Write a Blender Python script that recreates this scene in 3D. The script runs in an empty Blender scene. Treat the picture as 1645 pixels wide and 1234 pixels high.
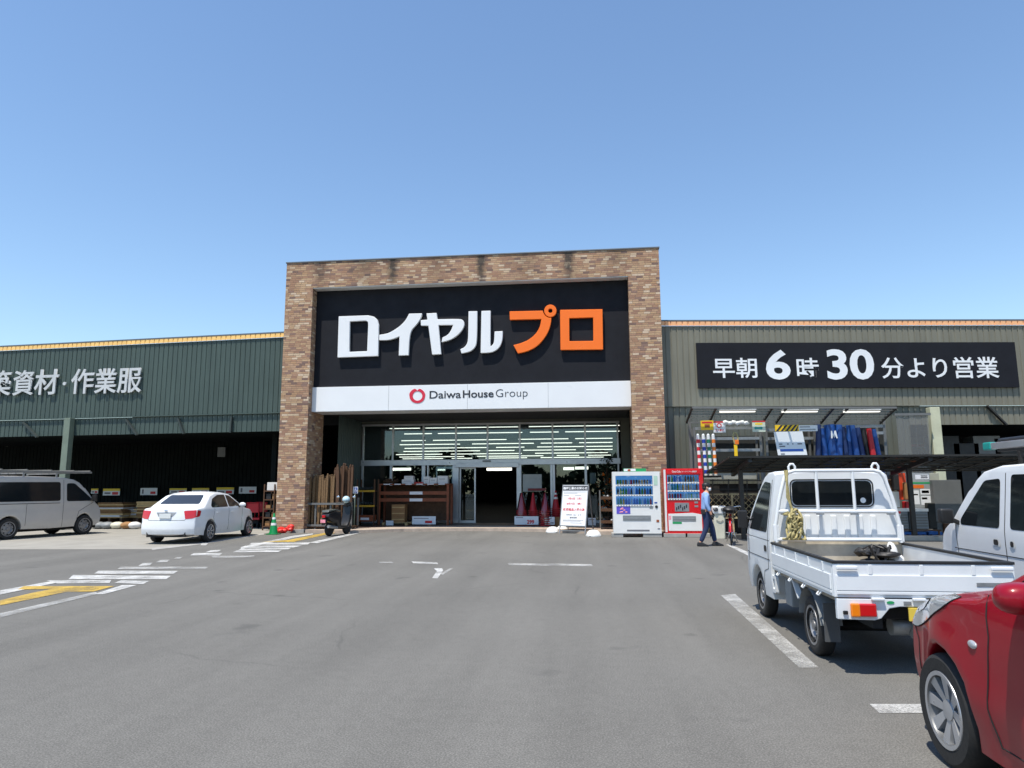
import bpy, bmesh, math, random
from mathutils import Vector, Matrix
R = math.radians
PI = math.pi
random.seed(7)
scn = bpy.context.scene
col = scn.collection

# ------------------------------------------------------------------ camera, sky, sun, exposure
PITCH, YAW, ROLL, CAMH, FPX = .1473, .1116, -.0045, 1.55, 1114.2
PW, PH = 1645, 1234
_f = Vector((-math.sin(YAW) * math.cos(PITCH), math.cos(YAW) * math.cos(PITCH), math.sin(PITCH)))
_r = Vector((math.cos(YAW), math.sin(YAW), 0))
_u = _r.cross(_f)
CR = _r * math.cos(ROLL) + _u * math.sin(ROLL)
CU = -_r * math.sin(ROLL) + _u * math.cos(ROLL)
CF = _f
CAM = Vector((0, 0, CAMH))
cd = bpy.data.cameras.new('camera')
cam = bpy.data.objects.new('camera', cd)
col.objects.link(cam)
cam.matrix_world = Matrix(((CR.x, CU.x, -CF.x, 0), (CR.y, CU.y, -CF.y, 0), (CR.z, CU.z, -CF.z, CAMH), (0, 0, 0, 1)))
cd.sensor_width = 36
cd.lens = 36 * FPX / PW
cd.clip_end = 2000
cd.clip_start = .05
scn.camera = cam

SUN_EL, SUN_AZ = R(68.5), math.atan2(-math.sin(R(29)), -math.cos(R(29)))
w = bpy.data.worlds.new("World")
scn.world = w
w.use_nodes = True
nt = w.node_tree
bg = nt.nodes['Background']
sky = nt.nodes.new('ShaderNodeTexSky')
sky.sky_type = 'NISHITA'
sky.sun_disc = False
sky.sun_elevation = SUN_EL
sky.sun_rotation = SUN_AZ
sky.air_density = 1.3
sky.dust_density = 0
sky.ozone_density = 5.0
sky.altitude = 0
nt.links.new(sky.outputs[0], bg.inputs[0])
bg.inputs[1].default_value = .133
sl = bpy.data.lights.new('sun', 'SUN')
sl.energy = 4.4
sl.angle = R(.5)
sl.color = (1, .935, .83)
so = bpy.data.objects.new('sun', sl)
col.objects.link(so)
_sd = Vector((math.sin(SUN_AZ) * math.cos(SUN_EL), math.cos(SUN_AZ) * math.cos(SUN_EL), math.sin(SUN_EL)))
so.rotation_euler = _sd.to_track_quat('Z', 'Y').to_euler()
so.location = (0, 0, 30)
vs = scn.view_settings
vs.view_transform = 'Standard'
vs.look = 'None'
vs.exposure = .48
vs.gamma = 1

# ------------------------------------------------------------------ measured photo points -> places
def ray(px, py):
    return CR * ((px - PW / 2) / FPX) - CU * ((py - PH / 2) / FPX) + CF
def at(px, py, Y):
    d = ray(px, py)
    return CAM + d * (Y / d.y)
def atx(px, py, X):
    d = ray(px, py)
    return CAM + d * (X / d.x)
def gp(px, py, z=0.):
    d = ray(px, py)
    return CAM + d * ((z - CAMH) / d.z)
def onplane(px, py, P, n):
    d = ray(px, py)
    return CAM + d * ((P - CAM).dot(n) / d.dot(n))

# ------------------------------------------------------------------ materials
def S(r, g, b):
    f = lambda c: (c / 255 / 12.92) if c / 255 <= .04045 else ((c / 255 + .055) / 1.055) ** 2.4
    return (f(r), f(g), f(b))
def mul(c, k):
    return (c[0] * k, c[1] * k, c[2] * k, 1)
class NT:
    """small helper for node trees"""
    def __init__(s, name):
        s.m = bpy.data.materials.new(name)
        s.m.use_nodes = True
        s.t = s.m.node_tree
        s.p = s.t.nodes['Principled BSDF']
        s.out = s.t.nodes['Material Output']
    def n(s, typ, **kw):
        nd = s.t.nodes.new(typ)
        for k, v in kw.items():
            if k.startswith('i_'):
                key = k[2:]
                nd.inputs[int(key) if key.isdigit() else key].default_value = v
            else:
                setattr(nd, k, v)
        return nd
    def l(s, a, b):
        s.t.links.new(a, b)
    def math(s, op, a, b=None, c=None):
        nd = s.n('ShaderNodeMath', operation=op)
        for i, v in enumerate((a, b, c)):
            if v is None: continue
            if isinstance(v, (int, float)): nd.inputs[i].default_value = v
            else: s.l(v, nd.inputs[i])
        return nd.outputs[0]
    def ramp(s, fac, stops, mode='LINEAR'):
        nd = s.n('ShaderNodeValToRGB')
        nd.color_ramp.interpolation = mode
        e = nd.color_ramp.elements
        while len(e) < len(stops): e.new(.5)
        for k, (p, c) in enumerate(stops):
            e[k].position = p
            e[k].color = (c if len(c) == 4 else (*c, 1)) if not isinstance(c, (int, float)) else (c, c, c, 1)
        s.l(fac, nd.inputs[0])
        return nd.outputs[0]
    def mix(s, fac, a, b, mode='MIX'):
        nd = s.n('ShaderNodeMix', data_type='RGBA', blend_type=mode)
        for i, v in ((0, fac), (6, a), (7, b)):
            if isinstance(v, (int, float)): nd.inputs[i].default_value = v
            elif isinstance(v, tuple): nd.inputs[i].default_value = v if len(v) == 4 else (*v, 1)
            else: s.l(v, nd.inputs[i])
        return nd.outputs[2]
    def obj(s):
        return s.n('ShaderNodeTexCoord').outputs['Object']
    def noise(s, scale, detail=4, rough=.55, vec=None):
        nd = s.n('ShaderNodeTexNoise', i_Scale=scale, i_Detail=detail, i_Roughness=rough)
        s.l(vec if vec is not None else s.obj(), nd.inputs['Vector'])
        return nd.outputs[0]
    def bump(s, h, strength, dist=.01):
        nd = s.n('ShaderNodeBump', i_Strength=strength, i_Distance=dist)
        s.l(h, nd.inputs['Height'])
        s.l(nd.outputs[0], s.p.inputs['Normal'])

def mat(name, c, rough=.5, metal=0., var=.12, vs=3., bump=0., bs=60., coat=0., spec=.5, emit=0.):
    m = NT(name)
    p = m.p
    p.inputs['Roughness'].default_value = rough
    p.inputs['Metallic'].default_value = metal
    p.inputs['Specular IOR Level'].default_value = spec
    p.inputs['Coat Weight'].default_value = coat
    p.inputs['Coat Roughness'].default_value = .03
    if var:
        f = m.noise(vs, 5, .6)
        m.l(m.ramp(f, [(.3, mul(c, 1 - var)), (.7, mul(c, 1 + var * .6))]), p.inputs['Base Color'])
        m.l(m.ramp(m.noise(vs * 2.3, 4), [(.3, max(.02, rough - .08)), (.7, min(1, rough + .1))]), p.inputs['Roughness'])
    else:
        p.inputs['Base Color'].default_value = (*c, 1)
    if bump:
        m.bump(m.noise(bs, 3), bump)
    if emit:
        p.inputs['Emission Color'].default_value = (*c, 1)
        p.inputs['Emission Strength'].default_value = emit
    return m.m

M = {}
def asphalt():
    m = NT('asphalt')
    o = m.obj()
    fine = m.noise(85, 4, .75, o)
    mid = m.noise(9, 6, .7, o)
    big = m.noise(.22, 5, .6, o)
    base = m.ramp(fine, [(.25, (.056, .054, .050)), (.5, (.138, .134, .123)), (.72, (.27, .262, .24))])
    base = m.mix(.7, base, m.ramp(mid, [(.25, .84), (.75, 1.12)]), 'MULTIPLY')
    base = m.mix(.85, base, m.ramp(big, [(.3, .86), (.7, 1.12)]), 'MULTIPLY')
    # pale chippings
    chip = m.ramp(m.noise(140, 1, .4, o), [(.70, 0), (.75, 1)])
    base = m.mix(m.math('MULTIPLY', chip, .45), base, (.42, .41, .39))
    # oil spots and dark tyre stains
    spots = m.ramp(m.noise(1.1, 3, .5, o), [(.66, 0), (.74, 1)])
    base = m.mix(m.math('MULTIPLY', spots, .38), base, (.045, .045, .045))
    # driving lanes polished along the aisle, and small dark drips
    mp = m.n('ShaderNodeMapping'); m.l(o, mp.inputs[0]); mp.inputs['Scale'].default_value = (.9, .07, 1.)
    base = m.mix(.8, base, m.ramp(m.noise(1.3, 4, .6, mp.outputs[0]), [(.35, .88), (.65, 1.1)]), 'MULTIPLY')
    vd = m.n('ShaderNodeTexVoronoi', feature='F1', i_Scale=.75); m.l(o, vd.inputs['Vector'])
    drip = m.ramp(m.math('ADD', vd.outputs['Distance'], m.math('MULTIPLY', m.noise(14, 4, .6, o), .06)), [(.065, 1), (.115, 0)])
    base = m.mix(m.math('MULTIPLY', drip, .32), base, (.035, .034, .032))
    # fine cracks
    vo = m.n('ShaderNodeTexVoronoi', feature='DISTANCE_TO_EDGE', i_Scale=.33)
    wn = m.n('ShaderNodeMixRGB', i_Fac=.25)
    m.l(o, wn.inputs[1])
    nn = m.n('ShaderNodeTexNoise', i_Scale=1.6, i_Detail=5.)
    m.l(o, nn.inputs['Vector'])
    m.l(nn.outputs[1], wn.inputs[2])
    m.l(wn.outputs[0], vo.inputs['Vector'])
    cr = m.ramp(vo.outputs[0], [(0., 1), (.006, 0)])
    gate = m.ramp(m.noise(.35, 2, .5, o), [(.5, 0), (.6, 1)])
    base = m.mix(m.math('MULTIPLY', m.math('MULTIPLY', cr, gate), .3), base, (.03, .03, .03))
    m.l(base, m.p.inputs['Base Color'])
    m.p.inputs['Roughness'].default_value = .88
    m.p.inputs['Specular IOR Level'].default_value = .3
    m.bump(fine, .5, .006)
    return m.m
M['asphalt'] = asphalt()

def road_paint(name, c, worn=.5):
    m = NT(name)
    o = m.obj()
    k = m.math('ADD', m.math('MULTIPLY', m.noise(2.2, 5, .6, o), .5), m.math('MULTIPLY', m.noise(75, 3, .8, o), .5))
    a = m.ramp(k, [(worn - .14, .12), (worn + .12, 1)])
    m.l(m.ramp(m.noise(9, 5, .6, o), [(.3, mul(c, .75)), (.7, mul(c, 1.05))]), m.p.inputs['Base Color'])
    m.p.inputs['Roughness'].default_value = .75
    tr = m.n('ShaderNodeBsdfTransparent')
    mx = m.n('ShaderNodeMixShader')
    m.l(a, mx.inputs[0]); m.l(tr.outputs[0], mx.inputs[1]); m.l(m.p.outputs[0], mx.inputs[2])
    m.l(mx.outputs[0], m.out.inputs[0])
    return m.m
M['line'] = road_paint('white_road_paint', (.68, .68, .66), .50)
M['line_worn'] = road_paint('worn_white_road_paint', (.60, .60, .58), .565)
M['line_yellow'] = road_paint('yellow_road_paint', (.60, .40, .07), .48)

def brick():
    m = NT('mixed_brick_cladding')
    o = m.obj()
    sp = m.n('ShaderNodeSeparateXYZ'); m.l(o, sp.inputs[0])
    h, L = .076, .215
    u0 = m.math('ADD', sp.outputs[0], sp.outputs[1])
    rowf = m.math('DIVIDE', sp.outputs[2], h)
    row = m.math('FLOOR', rowf)
    wr = m.n('ShaderNodeTexWhiteNoise', noise_dimensions='1D'); m.l(row, wr.inputs['W'])
    u = m.math('ADD', m.math('DIVIDE', u0, L), m.math('MULTIPLY', wr.outputs[0], 3.7))
    c_ = m.math('FLOOR', u)
    cx = m.n('ShaderNodeCombineXYZ'); m.l(c_, cx.inputs[0]); m.l(row, cx.inputs[1])
    wn = m.n('ShaderNodeTexWhiteNoise', noise_dimensions='3D'); m.l(cx.outputs[0], wn.inputs['Vector'])
    cols = [S(166, 132, 108), S(186, 156, 126), S(158, 120, 100), S(202, 180, 154), S(178, 144, 120), S(146, 110, 96), S(184, 152, 122), S(164, 128, 110), S(210, 190, 168), S(98, 78, 84), S(172, 136, 106), S(126, 100, 98)]
    pos = [0, .13, .25, .36, .44, .53, .62, .71, .79, .86, .91, .96]
    bc = m.ramp(wn.outputs[0], list(zip(pos, cols)), 'CONSTANT')
    bc = m.mix(.22, bc, S(178, 142, 98))
    tex = m.noise(38, 5, .7, o)
    bc = m.mix(.8, bc, m.ramp(tex, [(.25, .62), (.75, 1.22)]), 'MULTIPLY')
    fz = m.math('FRACT', rowf); fx = m.math('FRACT', u)
    ez = m.math('LESS_THAN', m.math('MINIMUM', fz, m.math('SUBTRACT', 1., fz)), .055)
    ex = m.math('LESS_THAN', m.math('MINIMUM', fx, m.math('SUBTRACT', 1., fx)), .018)
    mo = m.math('MAXIMUM', ez, ex)
    bc = m.mix(mo, bc, S(132, 112, 96))
    # rain streaks under the coping, weathered into the wall
    tot = None
    for X0, wd, k in ((-7.02, .17, .9), (-3.76, .15, .95), (-.62, .17, 1.), (-9.75, .28, .5), (-8.1, .5, .35), (-5.4, .4, .3), (-2.2, .45, .3), (1.0, .4, .3)):
        d = m.math('DIVIDE', m.math('SUBTRACT', sp.outputs[0], X0), wd)
        g = m.math('MULTIPLY', m.math('POWER', 2.718, m.math('MULTIPLY', m.math('MULTIPLY', d, d), -1.)), k)
        tot = g if tot is None else m.math('ADD', tot, g)
    hz = m.ramp(sp.outputs[2], [(0, 0), (1, 1)])
    mr = m.n('ShaderNodeMapRange'); m.l(sp.outputs[2], mr.inputs[0])
    mr.inputs[1].default_value = 8.6; mr.inputs[2].default_value = 9.7; mr.inputs[3].default_value = .15; mr.inputs[4].default_value = 1.
    front = m.math('MULTIPLY', m.math('MULTIPLY', tot, mr.outputs[0]), m.ramp(m.noise(6, 4, .6, o), [(.3, .45), (.65, 1.)]))
    front = m.math('MULTIPLY', front, m.math('GREATER_THAN', sp.outputs[2], 8.7))
    bc = m.mix(m.math('MINIMUM', m.math('MULTIPLY', front, 1.7), .9), bc, (.035, .03, .026))
    big = m.noise(.7, 4, .6, o)
    bc = m.mix(.6, bc, m.ramp(big, [(.3, .84), (.7, 1.1)]), 'MULTIPLY')
    m.l(bc, m.p.inputs['Base Color'])
    m.p.inputs['Roughness'].default_value = .85
    hgt = m.math('ADD', m.math('MULTIPLY', m.math('SUBTRACT', 1., mo), .7), m.math('MULTIPLY', m.math('ADD', tex, wn.outputs[0]), .3))
    m.bump(hgt, .9, .02)
    return m.m
M['brick'] = brick()

def sheet(name, c):
    """painted profiled steel with rain dirt"""
    m = NT(name)
    o = m.obj()
    mp = m.n('ShaderNodeMapping'); m.l(o, mp.inputs[0]); mp.inputs['Scale'].default_value = (3., 3., .25)
    st = m.noise(2.2, 5, .6, mp.outputs[0])
    b = m.ramp(st, [(.3, mul(c, .86)), (.7, mul(c, 1.1))])
    b = m.mix(.5, b, m.ramp(m.noise(.5, 3, .5, o), [(.3, .88), (.7, 1.1)]), 'MULTIPLY')
    m.l(b, m.p.inputs['Base Color'])
    m.p.inputs['Roughness'].default_value = .5
    m.p.inputs['Specular IOR Level'].default_value = .35
    return m.m
M['green_sheet'] = sheet('dark_green_steel_sheet', (.056, .082, .073))
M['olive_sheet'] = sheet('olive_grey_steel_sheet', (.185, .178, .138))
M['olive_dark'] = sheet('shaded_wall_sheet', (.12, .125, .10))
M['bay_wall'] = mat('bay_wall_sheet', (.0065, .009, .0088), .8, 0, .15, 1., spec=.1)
M['copper'] = mat('copper_coloured_flashing', S(248, 200, 120), .5, .1, .1)
M['copper_r'] = mat('salmon_flashing', S(246, 182, 130), .5, .1, .1)
M['capping'] = mat('grey_coping', S(100, 106, 112), .5, .3)
M['navy'] = mat('black_sign_panel', (.011, .012, .0165), .7, 0, .15, 1.2, .15, 25, spec=.2)
M['white_sign'] = mat('white_sign_acrylic', (.76, .77, .78), .35, 0, .03, 1.)
M['white_soffit'] = mat('white_soffit', (.7, .7, .68), .5)
M['orange_sign'] = mat('orange_sign_acrylic', S(243, 112, 12), .35, 0, .04, 1.)
M['ink'] = mat('sign_ink', (.02, .022, .03), .5, 0, 0)
M['ink_grey'] = mat('grey_ink', (.15, .15, .17), .5, 0, 0)
M['ink_red'] = mat('red_ink', S(205, 40, 45), .5, 0, 0)
M['logo_red'] = mat('logo_red', S(205, 35, 62), .4, 0, 0)
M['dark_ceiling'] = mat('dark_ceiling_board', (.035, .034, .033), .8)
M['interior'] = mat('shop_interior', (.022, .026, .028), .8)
M['alu'] = mat('aluminium_frame', (.55, .56, .58), .35, .7, .06)
M['pillar_green'] = mat('pale_green_column', S(112, 124, 110), .5)
M['pillar_cream'] = mat('cream_column', S(192, 192, 164), .5)
M['concrete'] = mat('concrete', (.34, .33, .31), .85, 0, .2, 4, .3, 40)
M['beige_conc'] = mat('beige_concrete', (.30, .285, .25), .85, 0, .15, 1.2, .2, 50)
M['pink_paving'] = mat('pinkish_paving', (.42, .34, .275), .8, 0, .2, 6, .2, 40)
M['tile'] = mat('red_brown_tiles', (.10, .062, .052), .5, 0, .25, 8, .1, 20)

def glass_thin(name, tint, refl=.08, alpha=.06, rough=.0):
    m = NT(name)
    tr = m.n('ShaderNodeBsdfTransparent'); tr.inputs[0].default_value = (*tint, 1)
    gl = m.n('ShaderNodeBsdfGlossy'); gl.inputs['Roughness'].default_value = rough; gl.inputs[0].default_value = (.75, .9, 1, 1)
    fr = m.n('ShaderNodeFresnel', i_IOR=1.5)
    k = m.math('ADD', m.math('MULTIPLY', fr.outputs[0], 1.1), refl * .1)
    mx = m.n('ShaderNodeMixShader')
    m.l(k, mx.inputs[0]); m.l(tr.outputs[0], mx.inputs[1]); m.l(gl.outputs[0], mx.inputs[2])
    m.l(mx.outputs[0], m.out.inputs[0])
    return m.m
M['glass'] = glass_thin('shop_glass', (.80, .86, .86), .1)
M['poly'] = glass_thin('smoked_polycarbonate', (.16, .16, .165), .02)
M['clear'] = glass_thin('clear_film', (.9, .92, .93), .1, rough=.12)
M['tint'] = mat('dark_car_glass', (.010, .013, .015), .06, 0, 0, spec=.3)
M['tint_green'] = glass_thin('greenish_car_glass', (.25, .34, .30), .1)
M['tube'] = mat('fluorescent_tube', (1., .97, .86), .5, 0, 0, emit=1.6)
M['lamp'] = mat('canopy_lamp', (1., .98, .9), .5, 0, 0, emit=.75)

def car_paint(name, c, rough=.22, metal=0., dirt=.1):
    m = NT(name)
    p = m.p
    o = m.obj()
    f = m.noise(2.2, 5, .65, o)
    b = m.ramp(f, [(.3, mul(c, 1 - dirt)), (.7, mul(c, 1))])
    sp = m.n('ShaderNodeSeparateXYZ'); m.l(o, sp.inputs[0])
    low = m.math('MULTIPLY', m.ramp(sp.outputs[2], [(.25, 1), (.6, 0)]), m.math('MULTIPLY', m.noise(9, 5, .7, o), .55 if dirt > .05 else .2))
    b = m.mix(low, b, (.2, .185, .16))
    m.l(b, p.inputs['Base Color'])
    p.inputs['Roughness'].default_value = rough
    p.inputs['Metallic'].default_value = metal
    p.inputs['Coat Weight'].default_value = .45
    p.inputs['Specular IOR Level'].default_value = .2
    p.inputs['Coat Roughness'].default_value = .04
    m.bump(m.noise(1.7, 2, .5, o), .05, .02)
    return m.m
M['red_paint'] = car_paint('red_car_paint', (.255, .002, .012), .36, 0, .03)
M['white_paint'] = car_paint('white_car_paint', (.76, .78, .80), .3, 0, .06)
M['truck_paint'] = car_paint('white_truck_paint', (.74, .77, .79), .4, 0, .09)
M['silver_paint'] = car_paint('silver_van_paint', (.55, .53, .50), .35, .3, .08)
M['rubber'] = mat('tyre_rubber', (.014, .014, .014), .75, 0, .2, 20)
M['black_plastic'] = mat('black_plastic', (.016, .016, .017), .5, 0, .15)
M['under'] = mat('dark_underside', (.012, .012, .012), .9, 0, 0)
M['alloy'] = mat('silver_alloy', (.50, .51, .53), .3, .65, .05)
M['alloy_dark'] = mat('grey_alloy_recess', (.16, .165, .17), .4, .5, .05)
M['steel_rim'] = mat('grey_steel_rim', (.27, .27, .275), .42, .55, .2, 12)
M['flap'] = mat('grey_mud_flap', (.075, .08, .085), .7)
M['chrome'] = mat('chrome', (.75, .75, .76), .12, 1, 0)
M['tail_red'] = mat('red_lamp_lens', (.55, .012, .015), .12, 0, 0, coat=.6)
M['amber'] = mat('amber_lens', (.85, .22, .01), .15, 0, 0, coat=.6)
M['lens'] = mat('clear_lamp_lens', (.44, .46, .48), .1, .3, 0, coat=.8)
M['plate'] = mat('number_plate', (.7, .72, .7), .4)
M['plate_y'] = mat('yellow_number_plate', (.75, .55, .08), .4)
M['steel'] = mat('galvanised_steel', (.32, .33, .335), .5, .6, .2, 8)
M['steel_dark'] = mat('dark_bronze_steel', (.03, .028, .026), .45, .3)
M['steel_grey'] = mat('grey_painted_steel', (.16, .16, .155), .5, .2)
M['wood'] = mat('weathered_timber', S(128, 94, 56), .8, 0, .3, 6, .2, 30)
M['wood_dark'] = mat('dark_brown_timber', S(84, 58, 38), .8, 0, .3, 6, .2, 30)
M['wood_orange'] = mat('orange_brown_shelf', S(128, 66, 34), .6, 0, .2, 5)
M['wood_light'] = mat('pale_timber', S(196, 164, 112), .8, 0, .22, 5, .15, 30)
M['card'] = mat('cardboard', S(150, 112, 72), .85, 0, .12, 4)
M['white_box'] = mat('white_carton', (.66, .65, .63), .7, 0, .06)
M['white_plastic'] = mat('white_plastic', (.74, .74, .72), .4, 0, .06)
M['cream_plastic'] = mat('cream_plastic', (.62, .60, .48), .5, 0, .12)
M['green_plastic'] = mat('green_plastic', S(10, 130, 70), .4, 0, .1)
M['red_plastic'] = mat('red_plastic', S(200, 28, 26), .42, 0, .1)
M['cone_red'] = mat('red_cone_plastic', S(182, 24, 34), .5, 0, .12)
M['red_enamel'] = mat('red_enamel', S(208, 12, 24), .3, 0, .04, coat=.4)
M['blue_plastic'] = mat('blue_plastic', S(20, 84, 160), .5, 0, .15)
M['blue_tarp'] = mat('blue_tarpaulin', S(22, 70, 138), .45, 0, .35, 6, .4, 14)
M['navy_tarp'] = mat('dark_blue_sheet', S(20, 44, 92), .5, 0, .2, 6)
M['yellow_plastic'] = mat('yellow_plastic', S(235, 190, 20), .45, 0, .08)
M['yellow_tape'] = mat('yellow_shelf_edge', S(190, 150, 40), .5, 0, .08)
M['orange_plastic'] = mat('orange_plastic', S(225, 110, 20), .45, 0, .1)
M['teal'] = mat('teal_plastic', S(20, 150, 140), .45, 0, .1)
M['grey_plastic'] = mat('grey_plastic', S(130, 134, 136), .5, 0, .1)
M['rope'] = mat('rope', S(170, 158, 110), .9, 0, .35, 40)
M['lattice'] = mat('beige_trellis', S(205, 184, 140), .7, 0, .1)
M['print_blue'] = mat('blue_print', S(25, 70, 150), .45, 0, 0)
M['print_green'] = mat('green_print', S(40, 150, 90), .45, 0, 0)
M['print_purple'] = mat('purple_print', S(92, 80, 190), .45, 0, .1)
M['print_pink'] = mat('pink_print', S(235, 150, 165), .45, 0, .2, 14)
M['print_yellow'] = mat('yellow_print', S(240, 205, 40), .45, 0, 0)
M['display_back'] = mat('blue_display_back', S(70, 130, 190), .4, 0, 0, 2, emit=.55)
M['brown'] = mat('brown_print', S(150, 80, 45), .5, 0, .2)

# ------------------------------------------------------------------ mesh helpers
class MB:
    def __init__(s):
        s.bm = bmesh.new()
    def face(s, pts, mi=0):
        f = s.bm.faces.new([s.bm.verts.new(p) for p in pts])
        f.material_index = mi
        return f
    def box(s, x0, x1, y0, y1, z0, z1, mi=0, mx=None):
        P = [Vector((x, y, z)) for z in (z0, z1) for y in (y0, y1) for x in (x0, x1)]
        if mx is not None: P = [mx @ p for p in P]
        v = [s.bm.verts.new(p) for p in P]
        for q in ((0, 2, 3, 1), (4, 5, 7, 6), (0, 1, 5, 4), (2, 6, 7, 3), (0, 4, 6, 2), (1, 3, 7, 5)):
            s.bm.faces.new([v[k] for k in q]).material_index = mi
        return s
    def bar(s, a, b, w, h=None, mi=0):
        """square bar from a to b"""
        a, b = Vector(a), Vector(b)
        h = h or w
        d = (b - a)
        L = d.length
        q = d.to_track_quat('Z', 'Y').to_matrix().to_4x4()
        q.translation = a
        return s.box(-w / 2, w / 2, -h / 2, h / 2, 0, L, mi, q)
    def prism(s, pts, fn, d0, d1, mi=0):
        """pts 2-D outline, fn(u, v, d) -> point"""
        A = [s.bm.verts.new(fn(u, v, d0)) for u, v in pts]
        B = [s.bm.verts.new(fn(u, v, d1)) for u, v in pts]
        n = len(pts)
        fs = [s.bm.faces.new(A), s.bm.faces.new(B[::-1])]
        for i in range(n):
            fs.append(s.bm.faces.new([A[i], B[i], B[(i + 1) % n], A[(i + 1) % n]]))
        for f in fs: f.material_index = mi
        return s
    def ringprism(s, outer, inner, fn, d0, d1, mi=0):
        """outline with one hole; both lists of the same length"""
        n = len(outer)
        V = [[s.bm.verts.new(fn(u, v, d)) for u, v in L] for d in (d0, d1) for L in (outer, inner)]
        oa, ia, ob, ib = V
        for i in range(n):
            j = (i + 1) % n
            for q in ((oa[i], oa[j], ia[j], ia[i]), (ob[i], ib[i], ib[j], ob[j]), (oa[i], ob[i], ob[j], oa[j]), (ia[i], ia[j], ib[j], ib[i])):
                s.bm.faces.new(q).material_index = mi
        return s
    def tube(s, pts, r, n=8, mi=0, closed=False):
        pts = [Vector(p) for p in pts]
        rs = r if isinstance(r, (list, tuple)) else [r] * len(pts)
        rings = []
        m = len(pts)
        up = None
        for i, p in enumerate(pts):
            if closed: d = pts[(i + 1) % m] - pts[i - 1]
            else: d = pts[min(i + 1, m - 1)] - pts[max(i - 1, 0)]
            d.normalize()
            if up is None:
                up = Vector((0, 0, 1)) if abs(d.z) < .9 else Vector((0, 1, 0))
            a = up - d * up.dot(d)
            if a.length < 1e-4: a = d.orthogonal()
            a.normalize()
            up = a
            b = d.cross(a)
            rings.append([s.bm.verts.new(p + (a * math.cos(2 * PI * k / n) + b * math.sin(2 * PI * k / n)) * rs[i]) for k in range(n)])
        for i in range(m if closed else m - 1):
            A, B = rings[i], rings[(i + 1) % m]
            for k in range(n):
                f = s.bm.faces.new([A[k], A[(k + 1) % n], B[(k + 1) % n], B[k]])
                f.material_index = mi; f.smooth = True
        if not closed:
            for q in (rings[0][::-1], rings[-1]): s.bm.faces.new(q).material_index = mi
        return s
    def lathe(s, prof, n=24, mx=None, mi=0, smooth=True, caps=True):
        """prof: (radius, height) along Z"""
        rings = []
        for r, z in prof:
            ps = [Vector((max(r, 1e-4) * math.cos(2 * PI * k / n), max(r, 1e-4) * math.sin(2 * PI * k / n), z)) for k in range(n)]
            rings.append([s.bm.verts.new(mx @ p if mx is not None else p) for p in ps])
        for A, B in zip(rings, rings[1:]):
            for k in range(n):
                f = s.bm.faces.new([A[k], A[(k + 1) % n], B[(k + 1) % n], B[k]])
                f.material_index = mi; f.smooth = smooth
        if caps:
            for q in (rings[0][::-1], rings[-1]): s.bm.faces.new(q).material_index = mi
        return s
    def blob(s, c, rx, ry, rz, mi=0, sub=2, jit=0., mx=None, pw=1.):
        r = bmesh.ops.create_icosphere(s.bm, subdivisions=sub, radius=1)
        for v in r['verts']:
            k = 1 + random.uniform(-jit, jit)
            if pw != 1: v.co = Vector([math.copysign(abs(q) ** pw, q) for q in v.co])
            p = Vector((v.co.x * rx * k, v.co.y * ry * k, v.co.z * rz * k))
            v.co = (mx @ p if mx is not None else p) + Vector(c)
        for f in {f for v in r['verts'] for f in v.link_faces}:
            f.material_index = mi; f.smooth = True
        return s
    def build(s, name, mats, parent=None, bevel=0., seg=2, smooth=None, loc=None):
        bm = s.bm
        bmesh.ops.recalc_face_normals(bm, faces=bm.faces)
        if bevel:
            es = [e for e in bm.edges if len(e.link_faces) == 2 and e.calc_face_angle(0) > R(35)]
            bmesh.ops.bevel(bm, geom=es, offset=bevel, offset_type='OFFSET', segments=seg, profile=.6, affect='EDGES', clamp_overlap=True)
        me = bpy.data.meshes.new(name)
        bm.to_mesh(me); bm.free()
        return link(name, me, mats, parent, smooth, loc)

def link(name, me, mats, parent=None, smooth=None, loc=None):
    if not isinstance(mats, (list, tuple)): mats = [mats]
    for m in mats: me.materials.append(m)
    if smooth is not None:
        me.polygons.foreach_set('use_smooth', [True] * len(me.polygons))
        me.set_sharp_from_angle(angle=R(smooth))
    o = bpy.data.objects.new(name, me)
    col.objects.link(o)
    if parent is not None: o.parent = parent
    if loc is not None: o.location = loc
    return o
def tag(o, label, cat, group=None, kind=None):
    if label: o['label'] = label
    if cat: o['category'] = cat
    if group: o['group'] = group
    if kind: o['kind'] = kind
    return o
def thing(name, label, cat, loc=(0, 0, 0), rot=0, group=None):
    o = bpy.data.objects.new(name, None)
    col.objects.link(o)
    o.location = loc; o.rotation_euler = (0, 0, rot)
    o.empty_display_size = .2
    return tag(o, label, cat, group)
def struct(o):
    o['kind'] = 'structure'
    return o
def dup(root, loc=None, rot=None, label=None, group=None, mx=None):
    r = root.copy(); col.objects.link(r)
    if loc is not None: r.location = loc
    if rot is not None: r.rotation_euler = (0, 0, rot)
    if label: r['label'] = label
    if group: r['group'] = group
    for ch in list(root.children):
        c = ch.copy(); col.objects.link(c); c.parent = r
        for g in ch.children:
            d = g.copy(); col.objects.link(d); d.parent = c
    return r
def box_thing(name, label, cat, m, x0, x1, y0, y1, z0, z1, bevel=.01, group=None):
    o = MB().box(x0, x1, y0, y1, z0, z1).build(name, m, bevel=bevel)
    return tag(o, label, cat, group)
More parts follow.
